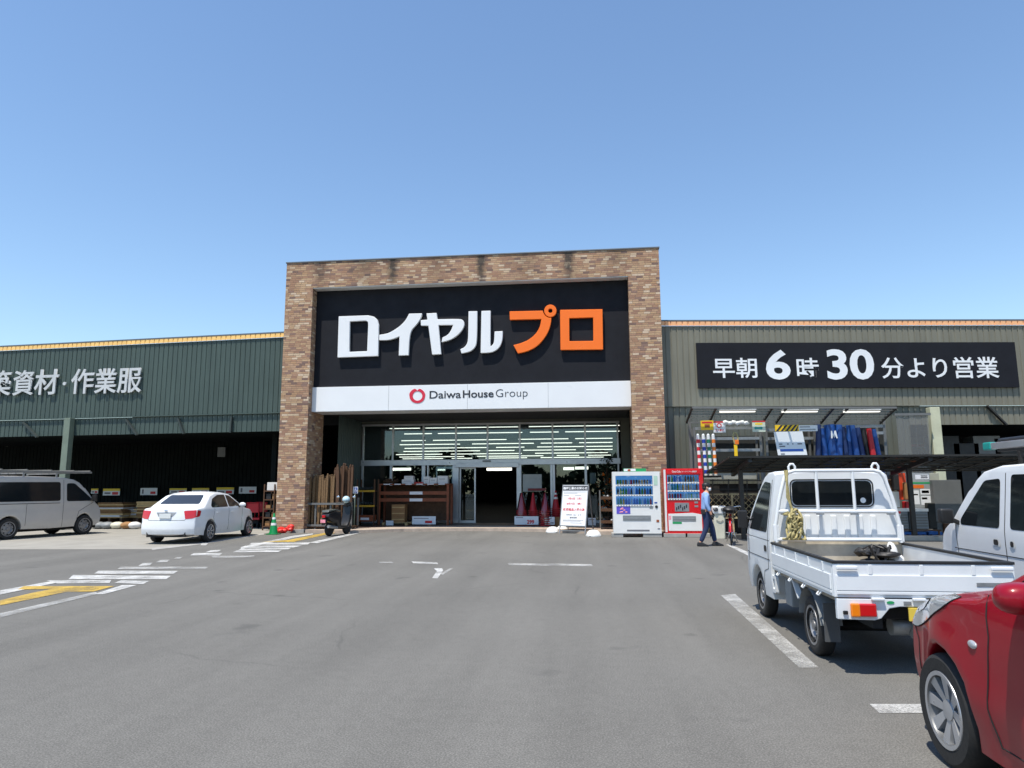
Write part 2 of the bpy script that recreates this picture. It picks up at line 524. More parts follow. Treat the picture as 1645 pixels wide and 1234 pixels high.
def text_mesh(body, bold=0., extrude=.01, space=1.):
    cu = bpy.data.curves.new('lettering', 'FONT')
    cu.body = body
    cu.extrude = extrude
    cu.offset = bold
    cu.space_character = space
    cu.align_x = 'LEFT'
    cu.resolution_u = 4
    o = bpy.data.objects.new('lettering', cu)
    col.objects.link(o)
    dg = bpy.context.evaluated_depsgraph_get()
    dg.update()
    me = bpy.data.meshes.new_from_object(o.evaluated_get(dg))
    bpy.data.objects.remove(o)
    bpy.data.curves.remove(cu)
    return me
def text(body, m, parent, P, ux, W, H, name='lettering', bold=0., depth=.01, nrm=None, space=1.):
    """lettering fitted into a box: P lower-left corner, ux unit direction of writing, W x H metres; sticks out along nrm"""
    me = text_mesh(body, bold, 1., space)
    xs = [v.co.x for v in me.vertices]; ys = [v.co.y for v in me.vertices]
    x0, x1, y0, y1 = min(xs), max(xs), min(ys), max(ys)
    ux = Vector(ux); uz = Vector((0, 0, 1)); nr = Vector(nrm) if nrm is not None else ux.cross(uz)
    for v in me.vertices:
        a = (v.co.x - x0) / (x1 - x0) * W; b = (v.co.y - y0) / (y1 - y0) * H; d = (v.co.z + 1) / 2 * depth
        v.co = Vector(P) + ux * a + uz * b + nr * d
    return link(name, me, m, parent)
def ellipse(cx, cy, rx, ry, n=32, a0=0):
    return [(cx + rx * math.cos(a0 + 2 * PI * k / n), cy + ry * math.sin(a0 + 2 * PI * k / n)) for k in range(n)]
def rrect(x0, x1, y0, y1, r, n=4):
    out = []
    for cx, cy, a in ((x1 - r, y1 - r, 0), (x0 + r, y1 - r, 90), (x0 + r, y0 + r, 180), (x1 - r, y0 + r, 270)):
        for k in range(n + 1):
            t = R(a + 90 * k / n)
            out.append((cx + r * math.cos(t), cy + r * math.sin(t)))
    return out
XZ = lambda u, v, d: Vector((u, d, v))
YZ = lambda u, v, d: Vector((d, u, v))
XY = lambda u, v, d: Vector((u, v, d))
# ------------------------------------------------------------------ ground, paving, markings
def sheet_obj(name, pts, z, m):
    b = MB(); b.face([Vector((p[0], p[1], z)) for p in pts])
    return struct(b.build(name, m))
b = MB()
for i in range(-8, 8):
    for j in range(-4, 12):
        b.face([(i * 25, j * 25, 0), (i * 25 + 25, j * 25, 0), (i * 25 + 25, j * 25 + 25, 0), (i * 25, j * 25 + 25, 0)])
bmesh.ops.remove_doubles(b.bm, verts=b.bm.verts, dist=.001)
struct(b.build('asphalt_ground', M['asphalt']))
# beige concrete apron in front of the left bay
sheet_obj('concrete_apron', [gp(-260, 884), gp(0, 883), gp(244, 882.5), gp(330, 872), gp(424, 857.5), (-11.3, 32), (-40, 32)], .004, M['beige_conc'])
sheet_obj('apron_edge_line', [gp(244, 884), gp(330, 874), gp(424, 859), gp(424, 857), gp(330, 871.5), gp(244, 881)], .0058, M['concrete'])
# raised entrance paving with a kerb that bows towards the shop
KERB = [(-9.95, 23.75), (-9.0, 23.5), (-8.07, 23.48), (-7.3, 24.0), (-6.61, 24.45), (-5.4, 24.8), (-4.22, 24.9), (-3.1, 24.85), (-1.97, 24.6), (-.9, 24.0), (.18, 23.3), (1.44, 23.2), (2.4, 23.5)]
b = MB()
b.prism(KERB + [(2.4, 28.5), (-9.95, 28.5)], XY, .0, .10)
struct(b.build('entrance_pavement', M['tile']))
b = MB()
outer = [(x, y - .01) for x, y in KERB]
inn = [(x, y + 1.55) for x, y in KERB]
for i in range(len(KERB) - 1):
    b.face([(*outer[i], .105), (*outer[i + 1], .105), (*inn[i + 1], .105), (*inn[i], .105)])
    b.face([(*outer[i], -.01), (*outer[i + 1], -.01), (*outer[i + 1], .105), (*outer[i], .105)])
bmesh.ops.remove_doubles(b.bm, verts=b.bm.verts, dist=.0005)
struct(b.build('entrance_kerb', M['pink_paving']))

MARKZ = [.0062]
def mark(pxs, m='line'):
    MARKZ[0] += .0002
    sheet_obj('road_marking', [gp(*p) for p in pxs], MARKZ[0], M[m])
z6 = lambda L: [(u / 3.917, 830 + v / 3.917) for u, v in L]
z4 = lambda L: [(400 + u / 4.57, 640 + v / 4.57) for u, v in L]
mark([(1158, 957), (1181, 955), (1315, 1073.5), (1284, 1074)], 'line_worn')
mark([(1397, 1132.5), (1700, 1132.5), (1720, 1147), (1413, 1147)])
mark([(1166, 875.5), (1172, 874.5), (1230, 900), (1218, 901)])
mark([(815, 905), (950, 907), (953, 910.5), (818, 908.5)], 'line_worn')
mark([(661, 902.5), (702, 904), (704, 907), (664, 905.5)], 'line')
mark([(608, 903), (630, 903), (632, 905), (610, 905)], 'line_worn')
mark([(697, 914), (710, 913.5), (712, 917), (703, 930), (694, 929.5), (702, 918)], 'line')
mark([(706, 923), (722, 914), (728, 914), (712, 924)], 'line_worn')
for L, m in (
    ([(0, 468), (262, 420), (330, 408), (350, 420), (0, 494)], 'line'),
    ([(150, 440), (720, 440), (590, 474), (420, 476), (0, 562), (0, 530), (215, 480), (330, 458), (110, 462)], 'line_yellow'),
    ([(720, 420), (760, 405), (940, 408), (900, 428)], 'line'), ([(590, 492), (770, 434), (860, 434), (800, 452), (650, 492)], 'line'),
    ([(290, 404), (700, 402), (690, 420), (360, 424)], 'line'), ([(460, 370), (1075, 376), (1045, 397), (430, 397)], 'line'),
    ([(620, 343), (1120, 345), (1090, 363), (590, 363)], 'line'), ([(760, 317), (1310, 319), (1295, 332), (740, 333)], 'line_worn'),
    ([(900, 295), (960, 293), (940, 311), (870, 313)], 'line'), ([(1010, 275), (1070, 273), (1050, 289), (980, 291)], 'line_worn'),
    ([(1110, 258), (1150, 256), (1130, 268), (1090, 268)], 'line_worn'),
    ([(1220, 232), (1400, 232), (1380, 247), (1196, 247)], 'line'), ([(1330, 214), (1390, 212), (1370, 225), (1290, 228)], 'line'),
    ([(1330, 250), (1600, 248), (1600, 259), (1340, 262)], 'line_worn'),
    ([(0, 614), (600, 478), (620, 490), (0, 640)], 'line_worn'),
    ([(1270, 168), (1310, 170), (1295, 184), (1262, 184)], 'line'),
): mark(z6(L), m)
for L, m in (
    ([(-60, 1095), (330, 1010), (470, 994), (470, 1002), (330, 1026), (0, 1098), (-60, 1112)], 'line'),
    ([(90, 1058), (300, 1040), (560, 988), (700, 968), (740, 972), (560, 1004), (330, 1056)], 'line_yellow'),
    ([(440, 1062), (800, 982), (850, 972), (840, 986), (500, 1066)], 'line'),
    ([(20, 1064), (450, 1062), (430, 1077), (0, 1077)], 'line'), ([(-30, 1086), (390, 1084), (330, 1098), (-60, 1101)], 'line'),
    ([(-60, 1108), (310, 1101), (290, 1112), (-80, 1118)], 'line'), ([(-90, 1121), (240, 1118), (215, 1132), (-120, 1134)], 'line'),
): mark(z4(L), m)

# ------------------------------------------------------------------ the shop building
YP, YB = 23.73, 25.2
XL, XLI, XRI, XR = -11.05, -10.01, 1.44, 2.52
ZT, ZI = 9.79, 8.83
YG = 28.5
def frame_(P0, ang, sgn):
    u = Vector((math.cos(ang) * sgn, math.sin(ang), 0))
    n = Vector((u.y, -u.x, 0)) if sgn > 0 else Vector((-u.y, u.x, 0))
    return Vector((*P0, 0)), u, n
RW = frame_((XR - .01, 24.3), R(7), 1)
LW = frame_((XL + .01, 24.3), R(4.5), -1)
def pt(F, s, off, z): return F[0] + F[1] * s + F[2] * off + Vector((0, 0, z))
def corr(b, F, s0, s1, z0, z1, off=0., pitch=.205, mi=0):
    """profiled sheet: flat pans with narrow grooves"""
    prof = []
    s = s0
    while s < s1 - .01:
        prof += [(s, 0), (min(s + pitch * .78, s1), 0), (min(s + pitch * .83, s1), -.02), (min(s + pitch * .95, s1), -.02)]
        s += pitch
    prof.append((s1, 0))
    A = [b.bm.verts.new(pt(F, s, off + d, z0)) for s, d in prof]
    B = [b.bm.verts.new(pt(F, s, off + d, z1)) for s, d in prof]
    for i in range(len(prof) - 1):
        if (prof[i + 1][0] - prof[i][0]) > 1e-5:
            b.bm.faces.new([A[i], A[i + 1], B[i + 1], B[i]]).material_index = mi
def wbox(b, F, s0, s1, o0, o1, z0, z1, mi=0):
    P = [pt(F, s, o, z) for z in (z0, z1) for o in (o0, o1) for s in (s0, s1)]
    v = [b.bm.verts.new(p) for p in P]
    for q in ((0, 2, 3, 1), (4, 5, 7, 6), (0, 1, 5, 4), (2, 6, 7, 3), (0, 4, 6, 2), (1, 3, 7, 5)):
        b.bm.faces.new([v[k] for k in q]).material_index = mi
shop = thing('store_building', 'long dark steel clad home centre with brick faced entrance portal', 'building', (0, 0, 0))
b = MB()
b.box(XL, XLI, YP, YB, .12, ZI); b.box(XRI, XR, YP, YB, .12, ZI)
b.box(XL, XR, YP, YB, ZI, ZT)
por = b.build('brick_portal', M['brick'], shop)
# weld look: the beam sits on the pillars, coplanar faces only touch
MB().box(XL - .03, XR + .03, YP - .03, YB + .03, ZT, ZT + .05).build('coping', M['capping'], por, bevel=.008)
MB().box(XLI + .005, XRI - .005, YP + .02, YP + .40, ZI - .03, ZI - .002).build('soffit', M['white_soffit'], por)
for x0, x1 in ((XL, XLI), (XRI, XR)): MB().box(x0 - .02, x1 + .02, YP - .02, YB + .02, -.05, .119).build('plinth', M['concrete'], por, bevel=.01)
MB().box(XL + .1, XR - .1, YB, 40, 7.4, ZT - .1).build('portal_rear', M['green_sheet'], por)

# sign panel and raised lettering
YS = YP + .40
pan = MB().box(XLI + .004, XRI - .004, YS, YS + .12, 5.17, ZI - .004).build('sign_panel', M['navy'], shop)
def trace(L, zoom):
    ox = 420 if zoom == 2 else 740
    k = 4.115 if zoom == 2 else 4.114
    out = []
    for u, v in L:
        p = at(ox + u / k, 380 + v / k, YS - .15)
        out.append((p.x, p.z))
    return out
def smooth_poly(L, it=1, keep=75):
    """rounds the blunt corners of an outline, keeps the sharp ones"""
    for _ in range(it):
        out = []
        n = len(L)
        for i in range(n):
            a, p, c = Vector(L[i - 1]), Vector(L[i]), Vector(L[(i + 1) % n])
            if math.degrees((p - a).angle(c - p)) < keep and (p - a).length > .04 and (c - p).length > .04:
                out += [tuple(p.lerp(a, .25)), tuple(p.lerp(c, .25))]
            else: out.append(tuple(p))
        L = out
    return L
LD0, LD1 = YS - .15, YS - .04
def letter(outs, m, name='letter', ring=None):
    b = MB()
    for o_ in outs: b.prism(smooth_poly(o_, 2, 50), XZ, LD0, LD1)
    if ring:
        b.ringprism(ring[0], ring[1], XZ, LD0, LD1)
    # stand-off pins to the panel
    pts = (outs[0] if outs else ring[0])
    return b.build(name, m, pan, bevel=.012, seg=1)
W_, O_ = M['white_sign'], M['orange_sign']
letter([], W_, ring=(trace([(510, 528), (705, 521), (744, 530), (766, 550), (775, 582), (771, 790), (640, 795), (502, 800)], 2),
                     trace([(584, 562), (688, 556), (700, 561), (704, 570), (705, 585), (698, 758), (640, 760), (580, 763)], 2)))
letter([trace([(975, 510), (1062, 508), (1056, 535), (1028, 580), (980, 628), (972, 785), (907, 787), (912, 660), (870, 678), (830, 686), (778, 686), (778, 650), (830, 643), (875, 620), (920, 588), (955, 550)], 2)], W_)
letter([trace([(1090, 508), (1157, 505), (1163, 547), (1310, 544), (1334, 553), (1343, 578), (1332, 612), (1300, 650), (1250, 684), (1190, 699), (1196, 668), (1225, 655), (1250, 628), (1267, 585), (1170, 586), (1188, 778), (1128, 781), (1103, 590), (1054, 589), (1052, 553), (1097, 550)], 2)], W_)
letter([trace([(52, 494), (110, 493), (108, 690), (96, 733), (62, 762), (5, 773), (-3, 745), (25, 733), (45, 705), (50, 660)], 3),
        trace([(137, 492), (198, 490), (196, 728), (215, 712), (222, 690), (224, 628), (278, 625), (277, 680), (262, 725), (232, 755), (195, 768), (132, 770)], 3)], W_)
rg = trace(ellipse(593, 491, 41, 41, 28), 3), trace(ellipse(593, 491, 14, 14, 28), 3)
letter([trace([(323, 495), (543, 490), (550, 512), (565, 530), (584, 538), (600, 537), (597, 575), (580, 630), (545, 685), (500, 730), (440, 760), (378, 773), (348, 718), (400, 705), (455, 680), (500, 640), (525, 595), (533, 546), (325, 551)], 3)], O_, ring=rg)
letter([], O_, ring=(trace([(657, 485), (938, 480), (942, 747), (660, 750)], 3), trace([(718, 540), (876, 535), (877, 690), (719, 692)], 3)))

# white band with logo
YBd = YP + .30
band = MB().box(XLI + .003, XRI - .003, YBd, YB - .1, 4.27, 5.168).build('sign_band', M['white_sign'], shop, bevel=.01)
def bp(px, py): return at(px, py, YBd - .004)
def bxz(px, py):
    p = at(px, py, YBd); return (p.x, p.z)
lo = [];li = []
for k in range(40):
    t = 2 * PI * k / 40
    rx, ry = 12.6, 11.9
    notch = math.exp(-((t - 1.5 * PI) / .16) ** 2) * .3
    lo.append(bxz(670.4 + rx * (1 - notch) * math.cos(t) * (1.03 if math.sin(t) < 0 else 1), 636 + ry * (1 - notch) * math.sin(t)))
    li.append(bxz(670.8 + 7.7 * math.cos(t), 636.2 + 7.6 * math.sin(t)))
MB().ringprism(lo, li, XZ, YBd - .012, YBd - .002).build('logo', M['logo_red'], band)
ppm = (bp(847, 636).x - bp(690, 636).x) / 157
def bandtext(s, x0, x1, ytop, ybot, bold):
    p = bp(x0, ybot + (x0 - 770) * -.0)
    text(s, M['ink'], band, p, (1, 0, 0), (x1 - x0) * ppm, (ybot - ytop) * ppm, bold=bold, depth=.004)
bandtext('Daiwa', 690, 741, 628.2, 640.6, .010)
bandtext('House', 743.5, 793, 627.2, 639.4, .018)
bandtext('Group', 796.5, 847, 625.6, 642.0, -.012)

for k in (1, 2, 3):
    x = XLI + (XRI - XLI) * k / 4
    MB().box(x - .004, x + .004, YBd - .0035, YBd + .001, 4.28, 5.16).build('panel_joint', M['grey_plastic'], band)
# recess behind the portal: ceiling, side walls, glazed front
b = MB()
b.box(XLI + .01, XRI - .01, YB - .09, YG, 4.31, 4.5)
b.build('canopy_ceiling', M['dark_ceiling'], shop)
b = MB()
b.box(-9.95, -9.7, YG - .06, YG + .1, .1, 4.31); b.box(1.25, 1.6, YG - .06, YG + .1, .1, 4.31)
b.box(XRI + .3, XRI + .5, YB + .02, YG - .06, .1, 4.31)
b.box(-9.7, 1.25, YG - .04, YG + .1, 4.18, 4.309)
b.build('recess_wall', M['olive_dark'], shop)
gy = lambda px, py=760: at(px, py, YG).x
zt_, zm = 4.17, at(800, 743, YG).z
ZF = .1
b = MB()
def vbar(px, z0, z1, w, d=.09, y=YG):
    x = gy(px); b.box(x - w / 2, x + w / 2, y - d, y, z0, z1)
for px in (583, 631, 680, 732.5, 783.5, 835.5, 888.5, 941, 993.5): vbar(px, zm + .13, zt_ - .06, .075)
x0, x1 = gy(582), gy(995.5)
b.box(x0 - .04, x1 + .04, YG - .1, YG, zt_ - .06, zt_ + .02)
b.box(x0 - .04, x1 + .04, YG - .12, YG, zm - .10, zm + .13)
for px, w in ((583, .09), (629, .11), (732.5, .26), (834, .20), (890, .09), (886, .1), (941, .1), (993.5, .07), (681, .15), (688, .06)): vbar(px, ZF, zm - .10, w, .1)
b.box(gy(583), gy(727), YG - .1, YG, ZF, ZF + .12); b.box(gy(838), gy(993), YG - .1, YG, ZF, ZF + .12)
gf = b.build('glass_front', M['alu'], shop, bevel=.006, seg=1)
MB().box(gy(733), gy(834), YG - .18, YG - .121, zm - .20, zm - .02).build('door_rail', M['alu'], gf, bevel=.01)
MB().box(gy(776), gy(789), YG - .17, YG - .122, zm + .02, zm + .09).build('door_sensor', M['grey_plastic'], gf, bevel=.01)
pxs = (583, 631, 680, 732.5, 783.5, 835.5, 888.5, 941, 993.5)
for a_, c_ in zip(pxs, pxs[1:]):
    MB().box(gy(a_) + .04, gy(c_) - .04, YG - .05, YG - .042, zm + .13, zt_ - .06).build('window_pane', M['glass'], gf)
for a_, c_ in ((583, 629), (631, 680), (688, 732.5), (836, 886), (892, 941), (942, 993)):
    MB().box(gy(a_) + .05, gy(c_) - .05, YG - .05, YG - .042, ZF + .12, zm - .10).build('window_pane', M['glass'], gf)
for a_, c_ in ((738, 764), (700, 728)):


    b = MB()
    X0, X1 = gy(a_), gy(c_)
    b.box(X0, X0 + .06, YG + .04, YG + .08, ZF, zm - .15); b.box(X1 - .06, X1, YG + .04, YG + .08, ZF, zm - .15)
    b.box(X0 + .06, X1 - .06, YG + .04, YG + .08, ZF, ZF + .1); b.box(X0 + .06, X1 - .06, YG + .04, YG + .08, zm - .25, zm - .15)
    b.box(X0 + .06, X1 - .06, YG + .055, YG + .062, ZF + .1, zm - .25, 1)
    b.build('sliding_door', [M['alu'], M['glass']], gf)
# green side wall that closes the recess on the left
FW2 = (Vector((at(580, 760, 28.5).x, 25.7, 0)), Vector((0, 1, 0)), Vector((1, 0, 0)))
b = MB(); corr(b, FW2, .001, 2.74, .1, 4.309); b.build('recess_wall', M['green_sheet'], shop)
# hall behind the glass
b = MB()
def quadbox(x0, x1, y0, y1, z0, z1):
    b.face([(x0, y0, z0), (x1, y0, z0), (x1, y1, z0), (x0, y1, z0)])
    b.face([(x0, y0, z1), (x1, y0, z1), (x1, y1, z1), (x0, y1, z1)])
    b.face([(x0, y1, z0), (x1, y1, z0), (x1, y1, z1), (x0, y1, z1)])
    b.face([(x0, y0, z0), (x0, y1, z0), (x0, y1, z1), (x0, y0, z1)])
    b.face([(x1, y0, z0), (x1, y1, z0), (x1, y1, z1), (x1, y0, z1)])
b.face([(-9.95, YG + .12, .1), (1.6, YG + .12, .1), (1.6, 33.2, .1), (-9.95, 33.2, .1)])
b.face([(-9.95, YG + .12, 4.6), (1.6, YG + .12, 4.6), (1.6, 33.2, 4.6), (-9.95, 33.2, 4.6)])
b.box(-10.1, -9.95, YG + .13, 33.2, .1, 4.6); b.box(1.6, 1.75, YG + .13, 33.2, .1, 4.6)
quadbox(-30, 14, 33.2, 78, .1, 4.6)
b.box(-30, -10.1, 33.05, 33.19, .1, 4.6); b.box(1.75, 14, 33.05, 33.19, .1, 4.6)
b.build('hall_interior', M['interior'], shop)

# ---- wings
FZ0, FZ1 = 4.31, 7.13
for F, L, ms, mc in ((RW, 22, 'olive_sheet', 'copper_r'), (LW, 24, 'green_sheet', 'copper')):
    b = MB(); corr(b, F, 0, L, FZ0, FZ1)
    fa = b.build('fascia', M[ms], shop)
    b = MB(); corr(b, F, 0, L, FZ1 + .002, FZ1 + .16, .05, .205)
    b.build('flashing', M[mc], shop)
    b = MB(); wbox(b, F, 0, L, -.3, .058, FZ1 + .163, FZ1 + .21); b.build('roof_edge', M['capping'], shop)
    b = MB(); wbox(b, F, 0, L, .0, .035, FZ0 - .035, FZ0 - .002); b.build('fascia_trim', M[ms], shop)
    b = MB(); wbox(b, F, .2, L, -45, -.1, FZ1 - .4, FZ1 - .1); b.build('roof', M['interior'], shop)
# left: lit lintel strip under the fascia, then an open bay
zl = 3.62
b = MB(); corr(b, LW, .02, 24, zl, FZ0 - .037, -.05); b.build('lintel_strip', M['green_sheet'], shop)
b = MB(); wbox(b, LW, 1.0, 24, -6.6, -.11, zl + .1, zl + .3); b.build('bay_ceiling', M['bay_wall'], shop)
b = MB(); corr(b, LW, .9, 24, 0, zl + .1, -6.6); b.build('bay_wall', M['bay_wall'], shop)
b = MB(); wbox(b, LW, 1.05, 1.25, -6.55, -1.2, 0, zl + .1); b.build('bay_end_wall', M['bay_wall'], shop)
M['slanted_bar'] = mat('dark_green_shadow_bar', (.03, .042, .04), .6)
for u0, u1 in ((40, 62), (205, 222), (288, 297), (374, 372), (-60, -40)):  # slanted shadows on the lintel strip, built as dark bars
    b = MB()
    F0 = LW[0] - LW[2] * .04
    P = onplane(u0, 668 + (447 - u0) * .027, F0, LW[2]); Q = onplane(u1, 693.5 + (447 - u1) * .024, F0, LW[2])
    b.bar(P + LW[2] * .06, Q + LW[2] * .06, .11, .06)
    b.build('slanted_bar', M['slanted_bar'], shop)
def column(px, py_top, Yc, w, m, name='column'):
    p = at(px, py_top, Yc)
    return MB().box(p.x - w / 2, p.x + w / 2, Yc - w / 2, Yc + w / 2, 0, p.z).build(name, m, shop, bevel=.02)
column(112, 672, 24.9, .26, M['pillar_green'])
# right: wall down to the ground, then an open bay with a pale column
sB = 8.6
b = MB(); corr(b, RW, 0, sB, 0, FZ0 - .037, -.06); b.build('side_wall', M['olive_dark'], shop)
b = MB(); corr(b, RW, sB, 22, 3.62, FZ0 - .037, -.06); b.build('lintel_strip', M['olive_sheet'], shop)
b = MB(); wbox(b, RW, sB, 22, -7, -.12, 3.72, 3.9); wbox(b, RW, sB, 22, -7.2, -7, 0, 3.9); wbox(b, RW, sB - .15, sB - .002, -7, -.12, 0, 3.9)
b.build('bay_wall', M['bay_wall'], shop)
b = MB()
b.bar(pt(RW, 11.3, .03, FZ0 - .05), pt(RW, 11.9, .03, 3.6), .12, .05); b.build('slanted_bar', M['steel_dark'], shop)
b = MB(); wbox(b, RW, 9.4, 13.6, -3.1, -3.05, 3.02, 3.12); b.build('red_pipe', M['red_plastic'], shop)
column(1498, 655, 25.0, .32, M['pillar_cream'])

# ---- hours board and wing lettering
P0, n0 = RW[0] + RW[2] * .07, RW[2]
def rp(px, py): return onplane(px, py, P0, n0)
hs = thing('hours_sign', 'long black board with white opening time lettering on olive cladding', 'sign', rp(1119, 623))
inv = Vector(hs.location)
cs = [rp(1118, 551.5), rp(1629, 549.5), rp(1633, 622.5), rp(1121, 623.5)]
b = MB()
zt = sum(c.z for c in cs[:2]) / 2; zb = sum(c.z for c in cs[2:]) / 2
s0 = (cs[0] - RW[0]).dot(RW[1]); s1 = (cs[1] - RW[0]).dot(RW[1])
wbox(b, RW, s0, s1, .04, .10, zb, zt)
for v in b.bm.verts: v.co -= inv
bd = b.build('board', M['navy'], hs, bevel=.006)
P1 = RW[0] + RW[2] * .102
def rtext(s, x0, x1, y0, y1, bold):
    A = onplane(x0, y1, P1, n0) - inv; B = onplane(x1, y1, P1, n0) - inv; C = onplane((x0 + x1) / 2, y0, P1, n0) - inv; D = onplane((x0 + x1) / 2, y1, P1, n0) - inv
    W0 = (B - A).dot(RW[1])
    A.z = D.z
    text(s, M['white_sign'], bd, A, RW[1], W0, C.z - D.z, bold=bold, depth=.006)
for a in (('早朝', 1146, 1217, 575, 607.5, .012), ('6', 1231.5, 1271, 562, 610, .028), ('時', 1281, 1316.5, 575, 608, .012), ('30', 1330, 1406, 561, 610, .028), ('分より営業', 1417, 1606, 573.5, 608, .012)): rtext(*a)
M['dull_white'] = mat('weathered_white_letter', (.52, .54, .55), .5)
lt = thing('wall_lettering', 'white raised characters on the dark green fascia above the vans', 'lettering', pt(LW, 12, 0, 5.5))
inv2 = Vector(lt.location)
LWu = -LW[1]
P2 = LW[0] + LW[2] * .06
for ch, x0, x1, y0, y1 in (('築', -19, 17, 596.5, 637.5), ('資', 20.5, 53.5, 596, 636), ('材', 55, 93, 594.5, 635), ('・', 102, 107, 614, 619.5), ('作', 114, 150, 593.5, 633.5), ('業', 152, 187, 593, 633), ('服', 188.5, 227, 592.5, 632)):
    A = onplane(x0, y1, P2, LW[2]) - inv2; B = onplane(x1, y1, P2, LW[2]) - inv2; C = onplane(x0, y0, P2, LW[2]) - inv2
    text(ch, M['dull_white'], lt, A, LWu, (B - A).dot(LWu), C.z - A.z, name='letter', bold=.013, depth=.05)
# ---- fluorescent tubes in the hall
ZC = 4.05
def tube_light(x0, x1, y, z, label, group, m='tube', h=.05, w=.10):
    t = thing('ceiling_light', label, 'ceiling light', ((x0 + x1) / 2, y, z), 0, group)
    L = (x1 - x0) / 2
    MB().box(-L, L, -w / 2, w / 2, -h, 0).build('diffuser', M[m], t)
    MB().box(-L, L, -w * .7, w * .7, .001, .05).build('housing', M['white_plastic'], t)
    return t
rows = [(687, 31.0, [(619, 703), (708, 786), (798, 884), (890, 992)]), (696, None, [(640, 718), (723, 802), (807, 880), (893, 975)])]
yrow = [686, 695, 706, 712.5, 718.5, 723.5, 728.5, 732.5, 735.5]
random.seed(3)
for i, py in enumerate(yrow):
    D = (ZC - CAMH) / ((at(790, py, 100).z - CAMH) / 100)
    xa, xb = at(619 if i == 0 else 634, py, D).x, at(995 if i < 2 else 984, py, D).x
    x = xa + random.uniform(0, .8)
    n_ = 0
    while x < xb - .5:
        L = min(random.choice((2.4, 2.4, 3.6, 3.6, 1.2)) * (1.1 if i < 3 else 1.5), xb - x)
        tube_light(x, x + L, D, ZC, 'long fluorescent tube under the shop ceiling seen through the glass', 'fluorescent tubes in the shop hall', h=.022 + .004 * i, w=.05)
        x += L + random.choice((.25, .3, .45)) * (1 + .2 * i)
        n_ += 1
for x0_, x1_, py, D in ((782, 822, 752, 38), (630, 660, 752, 38), (702, 715, 752, 38), (905, 922, 751, 38), (924, 945, 750, 38), (755, 790, 743, 36)):
    A = at(x0_, py, D); B = at(x1_, py, D)
    tube_light(A.x, B.x, D, A.z, 'short lamp strip hanging low in the shop behind the door glass', 'low lamp strips in the shop hall', h=.14 if py > 745 else .06)

# ---- trees across the car park, seen mirrored in the shop glass
random.seed(40)
b = MB()
for k in range(9000):
    x = random.uniform(-75, 75)
    hh = 5.2 + 1.6 * math.sin(x * .21) + 1.1 * math.sin(x * .63 + 1)
    z = hh * random.random() ** .7
    q = Vector((x, -46 + random.uniform(-3.5, 3.5) * (1 - .5 * z / 8), z))
    d = Vector((random.uniform(-1, 1), random.uniform(-1, 1), random.uniform(-1, 1))).normalized()
    e = d.orthogonal().normalized()
    L = random.uniform(.35, .75)
    b.face([q - d * L, q + e * L * .6, q + d * L, q - e * L * .6])
tl_ = b.build('treeline', mat('far_leaves', (.035, .06, .025), .8, 0, .4, .4))
tag(tl_, 'dark green line of trees across the car park opposite the shop', 'trees', None, 'stuff')
# ------------------------------------------------------------------ vehicles
from mathutils.bvhtree import BVHTree
def arch(yc, zc, r, zb, n=12):
    """wheel opening seen from the side, walked from front to rear along the sill"""
    a0 = math.asin(max(-1, min(1, (zb - zc) / r)))
    return [(yc + r * math.cos(a0 + (PI - 2 * a0) * k / n), zc + r * math.sin(a0 + (PI - 2 * a0) * k / n)) for k in range(n + 1)]
class Body:
    pass
def car_body(prof, hw, wf, crown, bevel, m, parent, sill, zcuts, ycuts, name='body', seg=4):
    bm = bmesh.new()
    A = [bm.verts.new((hw, y, z)) for y, z in prof]
    B = [bm.verts.new((-hw, y, z)) for y, z in prof]
    bm.faces.new(A); bm.faces.new(B[::-1])
    n = len(prof)
    for i in range(n): bm.faces.new([A[i], A[(i + 1) % n], B[(i + 1) % n], B[i]])
    bmesh.ops.recalc_face_normals(bm, faces=bm.faces)
    es = [e for e in bm.edges if abs(e.verts[0].co.x - e.verts[1].co.x) < 1e-6 and min(v.co.z for v in e.verts) > sill]
    bmesh.ops.bevel(bm, geom=es, offset=bevel, offset_type='OFFSET', segments=seg, profile=.5, affect='EDGES', clamp_overlap=True)
    # soften the corners of the silhouette too
    for z in zcuts: bmesh.ops.bisect_plane(bm, geom=bm.verts[:] + bm.edges[:] + bm.faces[:], plane_co=(0, 0, z), plane_no=(0, 0, 1))
    for y in ycuts: bmesh.ops.bisect_plane(bm, geom=bm.verts[:] + bm.edges[:] + bm.faces[:], plane_co=(0, y, 0), plane_no=(0, 1, 0))
    for k in (-.75, -.5, -.25, 0, .25, .5, .75): bmesh.ops.bisect_plane(bm, geom=bm.verts[:] + bm.edges[:] + bm.faces[:], plane_co=(k * hw, 0, 0), plane_no=(1, 0, 0))
    for v in bm.verts:
        t = v.co.x / hw
        v.co.z += crown(t, v.co.y, v.co.z)
        v.co.x *= wf(v.co.y, v.co.z)
        v.co.y -= nose(t, v.co.y, v.co.z, prof)
    bmesh.ops.recalc_face_normals(bm, faces=bm.faces)
    r = Body()
    r.tree = BVHTree.FromBMesh(bm)
    r.root = parent
    r.hw = hw
    me = bpy.data.meshes.new(name)
    bm.to_mesh(me); bm.free()
    r.o = link(name, me, m, parent, 32)
    return r
NOSE = [0, 0, 0, 0]
def nose(t, y, z, prof):
    """plan curvature of front and rear ends"""
    y0, y1, kf, kr = NOSE
    if y > y1: return kf * (y - y1) * t * t
    if y < y0: return -kr * (y0 - y) * t * t
    return 0
def side_dir(s): return (Vector((0, 1, 0)), Vector((0, 0, 1)), Vector((-s, 0, 0)))
FRONT = (Vector((1, 0, 0)), Vector((0, 0, 1)), Vector((0, -1, 0)))
